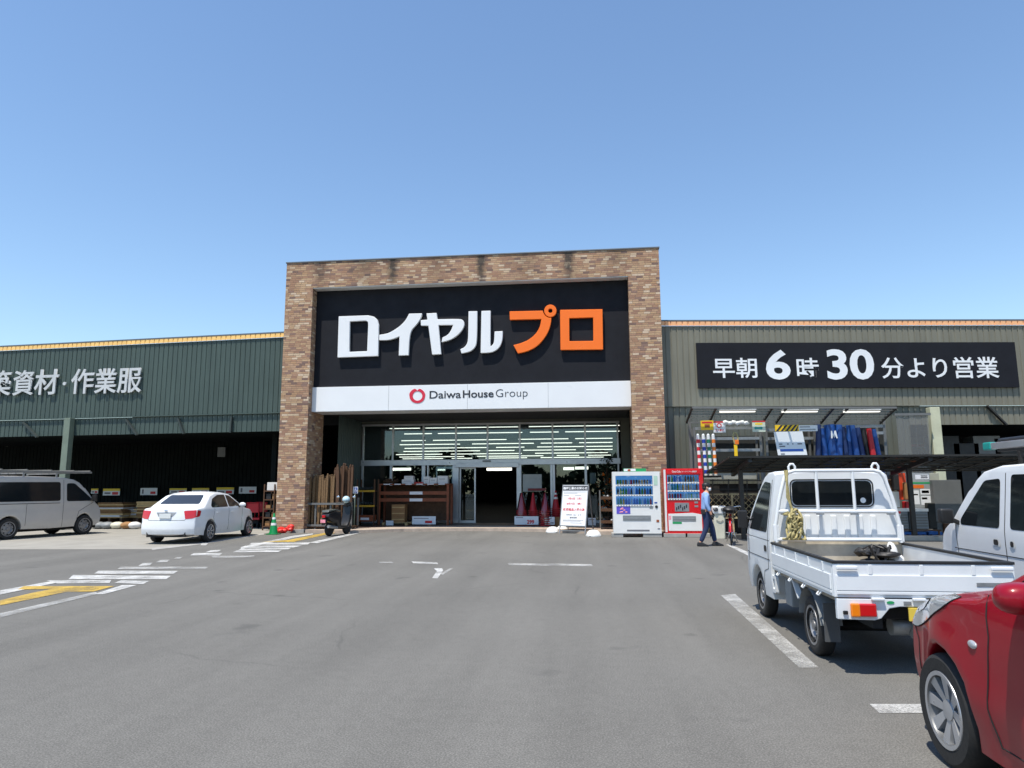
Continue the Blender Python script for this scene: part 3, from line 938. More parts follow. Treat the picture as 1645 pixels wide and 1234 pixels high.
REAR = (Vector((1, 0, 0)), Vector((0, 0, 1)), Vector((0, 1, 0)))
def axes(d):
    d = Vector(d).normalized()
    a = Vector((0, 0, 1)).cross(d).normalized()
    return (a, d.cross(a), d)
def cast(body, ax, a, b, off):
    A, B, D = ax
    o = A * a + B * b - D * 9
    h, nrm, _i, _d = body.tree.ray_cast(o, D)
    if h is None: return None
    if nrm.dot(D) > 0: nrm = -nrm
    return h + nrm * off
def patch(body, ax, poly, m, name, parent=None, off=.004, cut=.06, thick=0):
    """a panel of the given outline lying on the body"""
    bm = bmesh.new()
    bm.faces.new([bm.verts.new((u, v, 0)) for u, v in poly])
    us = [p[0] for p in poly]; vv = [p[1] for p in poly]
    u = min(us) + cut
    while u < max(us):
        bmesh.ops.bisect_plane(bm, geom=bm.verts[:] + bm.edges[:] + bm.faces[:], plane_co=(u, 0, 0), plane_no=(1, 0, 0)); u += cut
    v = min(vv) + cut
    while v < max(vv):
        bmesh.ops.bisect_plane(bm, geom=bm.verts[:] + bm.edges[:] + bm.faces[:], plane_co=(0, v, 0), plane_no=(0, 1, 0)); v += cut
    bmesh.ops.triangulate(bm, faces=bm.faces)
    dead = []
    for q in bm.verts:
        p = cast(body, ax, q.co.x, q.co.y, off)
        if p is None: dead.append(q)
        else: q.co = p
    if dead: bmesh.ops.delete(bm, geom=dead, context='VERTS')
    bmesh.ops.recalc_face_normals(bm, faces=bm.faces)
    for f in bm.faces:
        if f.normal.dot(ax[2]) > 0: f.normal_flip()
        f.smooth = True
    me = bpy.data.meshes.new(name)
    bm.to_mesh(me); bm.free()
    return link(name, me, m, parent or body.root)
def seam(body, ax, pts, r=.004, m=None, name='panel_gap', step=.05, off=0., closed=False):
    out = []
    P = list(pts) + ([pts[0]] if closed else [])
    for (a, b), (c, d) in zip(P, P[1:]):
        k = max(1, int(math.hypot(c - a, d - b) / step))
        for i in range(k):
            q = cast(body, ax, a + (c - a) * i / k, b + (d - b) * i / k, off)
            if q is not None: out.append(q)
    q = cast(body, ax, *P[-1], off)
    if q is not None and not closed: out.append(q)
    return MB().tube(out, r, 5, closed=closed).build(name, m or M['under'], body.root, smooth=60)
def wheel(parent, x, y, r, w, s, style='alloy', z=None, dirt='alloy'):
    z = r if z is None else z
    mx = Matrix.Translation((x, y, z)) @ Matrix.Rotation(R(90) * s, 4, 'Y')   # +Z of the lathe looks outwards
    h = w / 2
    rr = r * .66
    b = MB()
    b.lathe([(rr - .02, -h), (rr + .012, -h * .95), (r - .03, -h * .98), (r - .008, -h * .8), (r, -h * .55), (r, h * .55), (r - .008, h * .8), (r - .03, h * .98), (rr + .012, h * .95), (rr, h * .8), (rr - .02, h * .55)], 36, mx, caps=False)
    wo = b.build('wheel', M['rubber'], parent, smooth=40)
    b = MB()
    b.lathe([(rr + .008, h * .84), (rr + .004, h * .98), (rr - .018, h * .96)], 36, mx, caps=False)
    b.lathe([(rr - .018, h * .955), (rr - .028, h * .45), (.05, h * .30), (.001, h * .30)], 36, mx, 1, caps=False)
    if style == 'alloy':
        for k in range(4):
            a = 2 * PI * k / 4 + .3
            for da in (-.36, .36):
                c, d = a + da * .8, a + da * 1.15
                p0 = Vector((.045 * math.cos(c), .045 * math.sin(c), h * .62)); p1 = Vector(((rr - .012) * math.cos(d), (rr - .012) * math.sin(d), h * .86))
                t = (p1 - p0).cross(Vector((0, 0, 1))).normalized()
                q = [p0 + t * .018, p0 - t * .018, p1 - t * .036, p1 + t * .036]
                lo = [v - Vector((0, 0, .035)) for v in q]
                V = [b.bm.verts.new(mx @ v) for v in q + lo]
                for f in ((0, 1, 2, 3), (0, 4, 5, 1), (1, 5, 6, 2), (2, 6, 7, 3), (3, 7, 4, 0)): b.bm.faces.new([V[i] for i in f])
        b.lathe([(.055, h * .5), (.055, h * .7), (.02, h * .74)], 20, mx)
    elif style == 'steel':
        b.lathe([(rr - .03, h * .46), (rr - .045, h * .72), (rr * .62, h * .78), (rr * .52, h * .42), (.05, h * .5)], 32, mx, caps=False)
        b.lathe([(.045, h * .4), (.042, h * .8), (.01, h * .84)], 16, mx)
        for k in range(8):
            a = 2 * PI * k / 8
            b.lathe([(.021, h * .70), (.020, h * .81)], 10, mx @ Matrix.Translation((rr * .73 * math.cos(a), rr * .73 * math.sin(a), 0)), 1)
        for k in range(4):
            a = 2 * PI * k / 4 + .4
            b.lathe([(.012, h * .45), (.010, h * .62)], 6, mx @ Matrix.Translation((.085 * math.cos(a), .085 * math.sin(a), 0)), 0)
    else:
        for k in range(7):
            a = 2 * PI * k / 7
            p0 = Vector((.04 * math.cos(a), .04 * math.sin(a), h * .6)); p1 = Vector(((rr - .01) * math.cos(a), (rr - .01) * math.sin(a), h * .85))
            b.bar(mx @ p0, mx @ p1, .045, .03)
    b.build('rim', [M['steel_rim'] if style == 'steel' else M['alloy'], M['under'] if style == 'steel' else M['alloy_dark']], wo, smooth=35)
    return wo
def lerp(a, b, t): return a + (b - a) * max(0, min(1, t))
def sstep(a, b, x):
    t = max(0, min(1, (x - a) / (b - a))); return t * t * (3 - 2 * t)
def rpoly(pts, r=.05, n=3):
    """polygon with rounded corners"""
    out = []
    N = len(pts)
    for i in range(N):
        a, p, c = Vector(pts[i - 1]), Vector(pts[i]), Vector(pts[(i + 1) % N])
        ra = min(r, (p - a).length * .45); rc = min(r, (c - p).length * .45)
        s, e = p + (a - p).normalized() * ra, p + (c - p).normalized() * rc
        for k in range(n + 1):
            t = k / n
            q = s * (1 - t) ** 2 + p * 2 * t * (1 - t) + e * t * t
            out.append((q.x, q.y))
    return out
def rng(a, b, n): return [a + (b - a) * k / n for k in range(1, n)]

# ---- red hatchback, nose towards the shop
def red_hatchback():
    global NOSE
    RH = thing('hatchback', 'glossy red hatchback with alloy wheels parked behind the small white truck', 'car', (2.78, 1.93, 0))
    wb, r = 2.43, .302
    NOSE = [-.2, 2.45, .42, .3]
    prof = [(-.45, .22)] + [(y, z) for y, z in arch(0, r, .352, .2)[::-1]] + [(wb - .5, .19)] + arch(wb, r, .352, .2)[::-1] + \
           [(3.02, .20), (3.24, .27), (3.32, .42), (3.315, .56), (3.28, .70), (3.16, .80), (2.98, .87), (2.6, .955), (2.2, 1.0), (2.02, 1.03), (1.55, 1.28), (1.2, 1.44), (.8, 1.495), (.3, 1.50), (-.2, 1.45), (-.45, 1.38), (-.6, 1.05), (-.68, .8), (-.68, .45), (-.6, .25)]
    def wf(y, z):
        k = 1.
        k *= 1 - .10 * sstep(2.3, 3.25, y) - .06 * sstep(.1, -.7, y)
        k *= 1 - .26 * max(0, z - .93) / .57 * (1 if z > .93 else 0)
        k *= 1 - .045 * sstep(.5, .2, z)
        k *= 1 - .02 * sstep(.62, .95, z)
        for yc in (0, wb):
            d = math.hypot(y - yc, z - r)
            k += .022 * math.exp(-((d - .37) / .12) ** 2)
        # door waist crease
        k -= .012 * math.exp(-((z - .6) / .1) ** 2) * sstep(.2, .6, y) * sstep(2.2, 1.7, y)
        return k
    def crown(t, y, z):
        if z > .7: return -.06 * t * t * sstep(.7, .95, z)
        return 0
    bd = car_body(prof, .845, wf, crown, .13, M['red_paint'], RH, .35, rng(.25, 1.5, 16), rng(-.6, 3.2, 44), seg=5)
    L = side_dir(-1)
    for s in (-1, 1):
        D = side_dir(s)
        patch(bd, D, rpoly([(1.74, 1.06), (1.66, 1.12), (1.28, 1.34), (.98, 1.38), (.98, 1.03)], .04), M['tint'], 'window', off=.003)
        patch(bd, D, rpoly([(.92, 1.0), (.92, 1.38), (.45, 1.395), (-.05, 1.34), (-.25, 1.06), (-.1, 1.02)], .05), M['tint'], 'window', off=.003)
        seam(bd, D, [(1.93, 1.0), (1.90, .80), (1.95, .45), (1.9, .28)], .005)
        seam(bd, D, [(.94, 1.0), (.92, .6), (.97, .28)], .005)
        seam(bd, D, [(1.9, .285), (.97, .285)], .004)
        seam(bd, D, [(2.86, .42), (2.84, .60), (2.9, .70)], .004)
        mb = MB().lathe([(.001, 0), (.02, .002), (.03, .012), (.02, .02), (.001, .024)], 14)
        # side repeater
        p = cast(bd, D, 2.05, .735, 0)
        MB().blob(p, .014, .042, .022, sub=3).build('turn_signal', M['lens'], RH, smooth=60)
        h = MB(); q = cast(bd, D, 1.08, .80, .012)
        h.bar(q + Vector((0, -.09, 0)), q + Vector((0, .09, 0)), .022, .03); h.build('door_handle', M['red_paint'], RH, bevel=.008)
        # mirror on the door
        c = cast(bd, D, 1.55, .98, 0) + Vector((s * .05, .0, .06))
        b = MB().blob(c, .11, .085, .072, sub=3, pw=.78)
        mi = b.build('side_mirror', M['red_paint'], RH, smooth=60)
        MB().blob(c + Vector((-s * .03, -.052, .0)), .078, .034, .05, sub=3).build('mirror_glass', M['tint'], mi, smooth=60)
        MB().bar(c + Vector((-s * .08, 0, -.05)), c + Vector((-s * .2, 0, -.08)), .06, .05).build('mirror_foot', M['black_plastic'], mi, bevel=.01)
    # windscreen, rear glass
    patch(bd, FRONT, rpoly([(-.60, 1.06), (.60, 1.06), (.53, 1.40), (-.53, 1.40)], .06), M['tint'], 'windscreen', off=.003)
    patch(bd, REAR, rpoly([(-.55, 1.06), (.55, 1.06), (.48, 1.34), (-.48, 1.34)], .06), M['tint'], 'rear_window', off=.003)
    for s in (-1, 1):
        ax = axes((-s * .93, -.28, -.22))
        # headlamp wraps round the corner of the wing
        pts3 = [(s * .60, 3.25, .70), (s * .60, 3.19, .80), (s * .68, 2.90, .885), (s * .75, 2.52, .935), (s * .80, 2.20, .945), (s * .83, 2.36, .865), (s * .82, 2.55, .775), (s * .76, 2.86, .67)]
        poly = [(Vector(p).dot(ax[0]), Vector(p).dot(ax[1])) for p in pts3]
        hl = patch(bd, ax, rpoly(poly, .05), M['lens'], 'headlight', off=.006, cut=.022)
        P2 = [(.35 * q[0] + .65 * sum(a for a, _ in poly) / 8, .35 * q[1] + .65 * sum(c for _, c in poly) / 8) for q in poly]
        patch(bd, ax, rpoly(P2, .02), M['chrome'], 'reflector', hl, off=.009, cut=.03)
        seam(bd, ax, rpoly(poly, .05), .004, closed=True, off=.003)
        patch(bd, axes((-s * .5, -.8, 0)), [(s * .52 + dx, z) for dx, z in ellipse(0, .40, .05, .04, 16)], M['lens'], 'fog_light', off=.004, cut=.03)
    patch(bd, FRONT, rpoly([(-.42, .30), (.42, .30), (.5, .50), (-.5, .50)], .04), M['black_plastic'], 'grille', off=.004)
    MB().box(-.165, .165, 3.225, 3.245, .36, .52).build('number_plate', M['plate'], RH, bevel=.004)
    for s in (-1, 1):
        patch(bd, REAR, rpoly([(s * .48, .75), (s * .74, .75), (s * .72, 1.0), (s * .56, 1.0)], .03), M['tail_red'], 'tail_light', off=.004)
    MB().box(-.56, .56, -.5, 2.98, .2, .62).build('underbody', M['under'], RH)
    for y in (0, wb):
        for s in (-1, 1): wheel(RH, s * .755, y, r, .19, s, 'alloy')
    return RH
red_hatchback()

# ---- small white truck
def kei_truck():
    global NOSE
    T = thing('pickup_truck', 'small white flatbed truck with low drop sides and a cab guard frame', 'truck', (2.69, 7.0, 0))
    hw = .705
    NOSE = [-9, 2.3, .25, 0]
    P = M['truck_paint']
    wb, r = 1.95, .265
    prof = [(1.26, .30), (1.62, .30)] + arch(wb, r, .335, .3)[::-1] + [(2.5, .28), (2.62, .32), (2.70, .45), (2.70, .62), (2.66, .85), (2.60, .98), (2.36, 1.14), (2.1, 1.38), (1.86, 1.60), (1.75, 1.68), (1.6, 1.725), (1.35, 1.735), (1.26, 1.70)]
    wf = lambda y, z: (1 - .16 * max(0, z - .98) / .75) * (1 - .05 * sstep(2.2, 2.72, y)) * (1 - .02 * sstep(.5, .3, z))
    crown = lambda t, y, z: -.025 * t * t if z > 1.5 else 0
    cab = car_body(prof, hw, wf, crown, .06, P, T, .36, rng(.3, 1.73, 14), rng(1.26, 2.7, 16), 'cab', 3)
    for s in (-1, 1):
        D = side_dir(s)
        patch(cab, D, rpoly([(1.40, 1.02), (1.40, 1.58), (1.70, 1.60), (1.84, 1.53), (2.30, 1.10), (2.30, 1.02)], .05), M['tint'], 'window', off=.003)
        seam(cab, D, [(1.36, 1.62), (1.35, .9), (1.37, .62), (1.55, .58), (1.64, .36)], .004)
        seam(cab, D, [(2.38, 1.06), (2.36, .62)], .004)
        seam(cab, D, [(1.30, .72), (2.66, .72)], .004)
        seam(cab, D, [(1.30, .935), (2.5, .935)], .003)
        patch(cab, D, rrect(1.42, 1.53, .80, .87, .02), M['black_plastic'], 'door_handle', off=.004, cut=.05)
        q = cast(cab, D, 2.25, 1.12, 0)
        b = MB().tube([q, q + Vector((s * .05, .06, .06)), q + Vector((s * .09, .06, .05))], .012, 6)
        mi = b.build('mirror_arm', M['black_plastic'], T)
        MB().box(q.x + s * .09 - .06, q.x + s * .09 + .06, q.y + .03, q.y + .07, q.z - .1, q.z + .12).build('side_mirror', M['black_plastic'], mi, bevel=.015)
        patch(cab, FRONT, rpoly([(s * .36, .60), (s * .62, .62), (s * .6, .78), (s * .38, .76)], .04), M['lens'], 'headlight', off=.004)
    patch(cab, FRONT, rpoly([(-.56, 1.06), (.56, 1.06), (.5, 1.62), (-.5, 1.62)], .06), M['tint'], 'windscreen', off=.003)
    rw = patch(cab, REAR, rrect(-.43, .43, 1.33, 1.60, .055), M['tint'], 'rear_window', off=.004)
    seam(cab, REAR, rrect(-.445, .445, 1.315, 1.615, .06), .009, M['black_plastic'], 'window_seal', closed=True)
    patch(cab, REAR, ellipse(.33, 1.385, .03, .03, 16), M['white_plastic'], 'sticker', rw, off=.007, cut=.03)
    b = MB()
    for k in range(7): b.bar((-.42 + k * .14, 1.255, .97), (-.42 + k * .14, 1.255, 1.22), .06, .03)
    b.build('pressed_panel', P, T, bevel=.012)
    # flat bed
    F0, F1 = -.80, 1.22
    MB().box(-.68, .68, F0 + .03, F1, .60, .645).build('bed_floor', mat('dusty_bed_floor', (.30, .25, .19), .8, 0, .35, 5), T)
    MB().box(-.68, .68, F1 - .03, F1 + .01, .645, .94).build('headboard', mat('dusty_headboard', (.50, .45, .36), .7, 0, .3, 5), T, bevel=.006)
    def gate(x0, x1, y0, y1, name):
        """drop side: panel with a recessed upper band, ribs and a black capping rail"""
        b = MB()
        lx, ly = (x1 - x0) < .1, (y1 - y0) < .1
        b.box(x0, x1, y0, y1, .635, .905)
        g = b.build(name, P, T, bevel=.006)
        b = MB()
        e = .012
        if lx:
            sgn = -1 if x0 < 0 else 1
            xo = x0 if sgn < 0 else x1
            for z0, z1 in ((.66, .685), (.69, .815)): b.box(min(xo, xo + sgn * e), max(xo, xo + sgn * e), y0 + .02, y1 - .02, z0, z1)
            for k in range(5): b.box(min(xo, xo + sgn * .01), max(xo, xo + sgn * .01), y0 + .2 + k * .4, y0 + .23 + k * .4, .82, .9)
        else:
            for z0, z1 in ((.66, .685), (.69, .815)): b.box(x0 + .02, x1 - .02, y0 - e, y0, z0, z1)
            for k in range(3): b.box(x0 + .28 + k * .4, x0 + .31 + k * .4, y0 - .01, y0, .82, .9)
        b.build('pressing', P, g, bevel=.004)
        MB().box(x0 - .006, x1 + .006, y0 - .006, y1 + .006, .906, .93).build('rubber_rail', M['black_plastic'], g, bevel=.006)
        return g
    gate(-.705, -.675, F0 + .036, F1 - .02, 'side_gate'); gate(.675, .705, F0 + .036, F1 - .02, 'side_gate'); tg = gate(-.705, .705, F0, F0 + .03, 'tail_gate')
    for x in (-.60, .60):
        MB().box(x - .085, x + .085, F0 - .035, F0 - .0125, .858, .893).build('latch_handle', P, tg, bevel=.012)
    MB().box(.40, .60, F0 - .017, F0 - .0125, .735, .765).build('badge', M['steel'], tg, bevel=.002)
    # rear valance, lamps
    vz = [(-.69, .625), (-.69, .46), (-.40, .455), (-.35, .47), (-.28, .55), (-.2, .565), (.2, .565), (.28, .55), (.35, .47), (.40, .455), (.69, .46), (.69, .625)]
    MB().prism(vz, XZ, F0 + .0, F0 + .05).build('rear_valance', P, T, bevel=.006)
    for x in (-.37, -.05, .3): MB().box(x - .05, x + .05, F0 - .03, F0 + .01, .615, .637).build('gate_hinge', P, T, bevel=.006)
    for s in (-1, 1):
        xa, xb = (-.59, -.39) if s < 0 else (.39, .59)
        tl = MB().box(xa, xb, F0 - .03, F0 - .002, .485, .59).build('tail_light', M['tail_red'], T, bevel=.012)
        MB().box(xa - .002 if s < 0 else xb - .07, xa + .07 if s < 0 else xb + .002, F0 - .034, F0 - .003, .483, .592).build('indicator', M['amber'], tl, bevel=.012)
        MB().box(s * .63 - .02, s * .63 + .02, F0 - .015, F0 - .001, .50, .53).build('reflector', M['black_plastic'], T, bevel=.008)
    MB().box(-.14, .18, F0 - .02, F0 - .004, .455, .56).build('number_plate', M['plate_y'], T, bevel=.003)
    MB().box(-.17, -.11, F0 - .012, F0 - .001, .58, .61).build('lock_plate', M['steel'], T, bevel=.004)
    patch_ = MB().prism(ellipse(-.27, .598, .03, .012, 14), XZ, F0 - .004, F0 - .001).build('sticker', M['print_green'], T)
    # chassis, tank, mudguards, exhaust
    b = MB()
    for x in (-.36, .36): b.box(x - .04, x + .04, -.74, 1.6, .38, .60)
    for y in (-.6, .2, .9): b.box(-.36, .36, y - .04, y + .04, .44, .56)
    b.build('chassis', M['under'], T)
    MB().tube([(-.62, 0, r), (.62, 0, r)], .045, 10).build('rear_axle', M['under'], T)
    MB().box(-.40, .40, .4, 1.8, .24, .5).build('underbody', M['under'], T)
    MB().tube([(-.18, -.52, .36), (.24, -.52, .36)], .075, 14).build('silencer', M['steel'], T)
    MB().bar((-.02, -.73, .44), (-.04, -.60, .30), .03, .05).build('bracket', M['steel'], T)
    MB().tube([(.08, -.74, .62), (.08, -.74, .36)], .016, 8).build('exhaust_stay', M['chrome'], T)
    MB().box(-.64, -.42, .75, .98, .30, .56).build('tool_box', M['grey_plastic'], T, bevel=.015)
    MB().ringprism(rrect(1.13, 1.27, .38, .56, .02), rrect(1.16, 1.24, .42, .53, .015), YZ, -.70, -.66).build('step_bracket', P, T)
    for s in (-1, 1):
        b = MB()
        xa, xb = (-.69, -.50) if s < 0 else (.50, .69)
        b.box(xa + (.02 if s < 0 else .04), xb - (.04 if s < 0 else .02), -.37, -.355, .19, .52)
        b.build('mud_flap', M['flap'], T)
        b = MB()
        A = arch(0, r, .33, .32, 10)
        for (y0, z0), (y1, z1) in zip(A, A[1:]):
            b.face([(xa, y0, z0), (xb, y0, z0), (xb, y1, z1), (xa, y1, z1)])
            b.face([(xa, y0, z0 + .01), (xb, y0, z0 + .01), (xb, y1, z1 + .01), (xa, y1, z1 + .01)])
        b.build('mudguard', M['grey_plastic'], T)
        b = MB(); b.bar((s * .66, .55, .62), (s * .66, .35, .45), .05, .02); b.build('mudguard_stay', P, T)
        for y in (0, wb): wheel(T, s * .60, y, r, .145, s, 'steel')
        b = MB()
        for k in range(4):
            y = -.45 + k * .45
            b.tube([(s * .70, y, .63), (s * .725, y, .60), (s * .725, y + .06, .60), (s * .70, y + .06, .63)], .008, 6)
        b.build('rope_hook', P, T, smooth=60)
    # guard frame behind the cab
    yg = 1.15
    b = MB()
    b.tube([(-.655, yg, .93), (-.655, yg, 1.12), (-.60, yg, 1.40), (-.53, yg, 1.64), (-.49, yg, 1.695), (-.42, yg, 1.715), (.42, yg, 1.715), (.49, yg, 1.695), (.53, yg, 1.64), (.60, yg, 1.40), (.655, yg, 1.12), (.655, yg, .93)], .021, 10)
    for x in (-.19, .20): b.tube([(x, yg, 1.27), (x, yg, 1.70)], .018, 8)
    b.tube([(-.625, yg, 1.265), (.625, yg, 1.265)], .022, 8)
    b.tube([(-.655, yg, .96), (.655, yg, .96)], .022, 8)
    b.build('guard_frame', P, T, smooth=50)
    for s in (-1, 1):
        b = MB(); b.tube([(s * .475, yg, 1.69), (s * .48, yg, 1.76), (s * .46, yg, 1.79), (s * .43, yg, 1.79), (s * .41, yg, 1.76), (s * .415, yg, 1.70)], .013, 8)
        b.build('ladder_hook', P, T, smooth=60)
        b = MB(); b.bar((s * .655, yg, .94), (s * .655, yg - .0, 1.12), .06, .035); b.build('frame_foot', P, T, bevel=.006)
        b = MB(); b.bar((s * .60, yg - .02, 1.24), (s * .52, yg - .03, 1.24), .02); b.bar((s * .22, yg - .02, 1.24), (s * .14, yg - .03, 1.24), .02); b.build('rope_cleat', M['steel'], T)
    return T
TR = kei_truck()
# rope hung over the guard frame
b = MB()
random.seed(12)
px_, pz_ = 2.69 - .53, 1.66
pts = [(px_ + .0, 8.12, 1.72), (px_ + .01, 8.10, 1.58), (px_ + .02, 8.10, 1.42), (px_ + .04, 8.10, 1.28), (px_ + .03, 8.09, 1.2)]
b.tube(pts, .014, 7)
b.tube([(p[0] + .022 * math.sin(p[2] * 30), p[1] - .015, p[2]) for p in pts], .012, 7)
for k in range(22):
    cx, cz = px_ + .06 + random.uniform(-.05, .07), 1.08 + random.uniform(-.1, .12)
    rx, rz, tl_ = random.uniform(.02, .06), random.uniform(.05, .13), random.uniform(-.5, .5)
    loop = []
    for j in range(14):
        a = 2 * PI * j / 14
        loop.append((cx + rx * math.cos(a) + tl_ * rz * math.sin(a), 8.08 + .05 * math.sin(a * 2 + k) + random.uniform(-.01, .01), max(.97, cz + rz * math.sin(a))))
    b.tube(loop, .011, 6, closed=True)
b.tube([(px_ + .0, 8.07, 1.26), (px_ - .06, 8.07, 1.24), (px_ + .12, 8.07, 1.22)], .014, 6)
tag(b.build('rope', M['rope'], smooth=60), 'tangled straw coloured rope hanging from the guard frame of the small truck', 'rope')
b = MB()
for k in range(8):
    b.blob((2.69 + .33 + random.uniform(-.12, .12), 7.98, .70), .12, .1, .07, sub=2, jit=.2)
for k in range(9):
    b.blob((2.69 + .33 + random.uniform(-.17, .15), 7.98 + random.uniform(-.1, .1), .84 + random.uniform(-.04, .06)), random.uniform(.05, .11), random.uniform(.04, .09), random.uniform(.025, .05), sub=2, jit=.2)
for k in range(4):
    a = random.uniform(0, 6)
    b.tube([(3.0 + .15 * math.cos(a), 7.95, .88), (3.0 + .2 * math.cos(a + .6), 7.93 + .1 * math.sin(a), .92), (3.0 + .2 * math.cos(a + 1.3), 7.9, .66)], .013, 6)
tag(b.build('work_bag', M['black_plastic'], smooth=50), 'crumpled black bag lying on the bed of the small white truck', 'bag')
b = MB(); b.blob((3.20, 8.06, .80), .06, .07, .16, sub=2, jit=.1); b.blob((3.24, 8.0, .74), .06, .08, .09, sub=2, jit=.12)
tag(b.build('plastic_bag', M['white_plastic'], smooth=50), 'small white plastic bag in the corner of the truck bed', 'bag')

# ---- white box van beside the truck
def kei_van():
    global NOSE
    V = thing('minivan', 'tall white van with a loaded roof rack beside the small truck', 'van', (5.22, 7.0, 0))
    NOSE = [-.2, 2.45, .28, .1]
    wb, r = 2.35, .28
    prof = [(-.52, .3)] + arch(0, r, .33, .25)[::-1] + [(1.2, .25)] + arch(wb, r, .33, .25)[::-1] + [(2.85, .28), (2.98, .36), (3.0, .6), (2.97, .8), (2.9, .93), (2.78, 1.0), (2.5, 1.09), (2.42, 1.13), (2.1, 1.45), (1.9, 1.64), (1.75, 1.73), (1.4, 1.79), (.5, 1.81), (-.35, 1.79), (-.48, 1.68), (-.56, 1.2), (-.58, .6), (-.58, .4)]
    wf = lambda y, z: (1 - .13 * max(0, z - 1.02) / .8) * (1 - .07 * sstep(2.3, 3.0, y)) * (1 - .03 * sstep(.5, .25, z)) * (1 - .008 * math.exp(-((z - .75) / .05) ** 2))
    bd = car_body(prof, .735, wf, lambda t, y, z: -.03 * t * t if z > 1.5 else 0, .07, M['white_paint'], V, .4, rng(.3, 1.8, 18), rng(-.5, 3., 30))
    for s in (-1, 1):
        D = side_dir(s)
        patch(bd, D, rpoly([(1.40, 1.07), (1.40, 1.62), (1.72, 1.60), (2.22, 1.14), (2.22, 1.07)], .05), M['tint'], 'window', off=.003)
        patch(bd, D, rpoly([(1.20, 1.07), (1.20, 1.66), (.3, 1.66), (.3, 1.07)], .05), M['tint'], 'window', off=.003)
        patch(bd, D, rpoly([(.22, 1.07), (.22, 1.66), (-.36, 1.62), (-.40, 1.07)], .05), M['tint'], 'window', off=.003)
        seam(bd, D, [(2.34, 1.1), (2.32, .7), (2.05, .5), (2.0, .3)], .005)
        seam(bd, D, [(1.30, 1.68), (1.30, .9), (1.30, .3)], .005)
        seam(bd, D, [(.26, 1.68), (.26, .5)], .005)
        seam(bd, D, [(.2, 1.03), (-.5, 1.03)], .008, M['under'], 'slide_rail')
        seam(bd, D, [(2.4, .78), (-.5, .78)], .005)
        for y, w_ in ((1.47, .075), (1.17, .05)):
            hd = patch(bd, D, rrect(y - w_, y + w_, .87, .96, .03), M['white_plastic'], 'door_handle', off=.006, cut=.05)
            patch(bd, D, rrect(y - w_ * .6, y + w_ * .6, .885, .945, .02), M['black_plastic'], 'handle_recess', hd, off=.010, cut=.05)
        q = cast(bd, D, 2.28, 1.10, 0)
        c = q + Vector((s * .13, .02, .06))
        mi = MB().box(c.x - .08, c.x + .08, c.y - .05, c.y + .05, c.z - .08, c.z + .10).build('side_mirror', M['black_plastic'], V, bevel=.03, seg=3, smooth=50)
        MB().bar(q + Vector((-s * .02, 0, -.02)), c, .07, .05).build('mirror_foot', M['black_plastic'], mi, bevel=.01)
        patch(bd, FRONT, rpoly([(s * .40, .74), (s * .62, .74), (s * .60, .95), (s * .42, .90)], .04), M['lens'], 'headlight', off=.004)
    patch(bd, FRONT, rpoly([(-.60, 1.16), (.60, 1.16), (.55, 1.62), (-.55, 1.62)], .06), M['tint'], 'windscreen', off=.003)
    patch(bd, REAR, rpoly([(-.55, 1.1), (.55, 1.1), (.52, 1.62), (-.52, 1.62)], .06), M['tint'], 'rear_window', off=.003)
    patch(bd, FRONT, rpoly([(-.4, .4), (.4, .4), (.4, .58), (-.4, .58)], .04), M['black_plastic'], 'grille', off=.004)
    MB().box(-.45, .45, -.4, 2.8, .2, .6).build('underbody', M['under'], V)
    for y in (0, wb):
        for s in (-1, 1): wheel(V, s * .645, y, r, .155, s, 'steel')
    # roof rack
    b = MB()
    for y in (-.2, .45, 1.1):
        b.bar((-.62, y, 1.90), (.62, y, 1.90), .04)
        for s in (-1, 1): b.bar((s * .60, y, 1.74), (s * .60, y, 1.90), .035)
    for x in (-.6, -.2, .2, .6): b.bar((x, -.35, 1.93), (x, 1.5, 1.93), .025)
    b.build('roof_rack', M['steel_dark'], V)
    return V
kei_van()
lad = thing('ladder', 'silver aluminium ladder with teal end caps tied on the white van roof rack', 'ladder', (5.05, 7.0, 1.955))
for x in (-.42, -.1):
    MB().box(x - .03, x + .03, -.6, 1.62, 0, .075).build('rail', M['alu'], lad, bevel=.006)
    MB().box(x - .04, x + .04, 1.605, 1.76, -.005, .085).build('end_cap', M['teal'], lad, bevel=.015)
b = MB()
for k in range(7): b.tube([(-.42, -.4 + k * .3, .037), (-.1, -.4 + k * .3, .037)], .018, 8)
b.build('rung', M['alu'], lad)
pb = thing('pipe', 'thick grey pipe lying on the white van roof rack beside the ladder', 'pipe', (5.3, 7.0, 2.0))
MB().tube([(0, -.6, 0), (0, 1.9, 0)], .055, 14).build('tube', M['grey_plastic'], pb, smooth=50)
MB().tube([(0, 1.9, 0), (0, 1.98, 0)], .062, 14).build('collar', M['black_plastic'], pb, smooth=50)
tag(MB().box(4.74, 4.9, 8.1, 8.75, 1.95, 2.09).build('tool_bag', M['black_plastic'], bevel=.05, seg=3, smooth=50), 'dark tool bag strapped at the front of the van roof rack', 'bag')

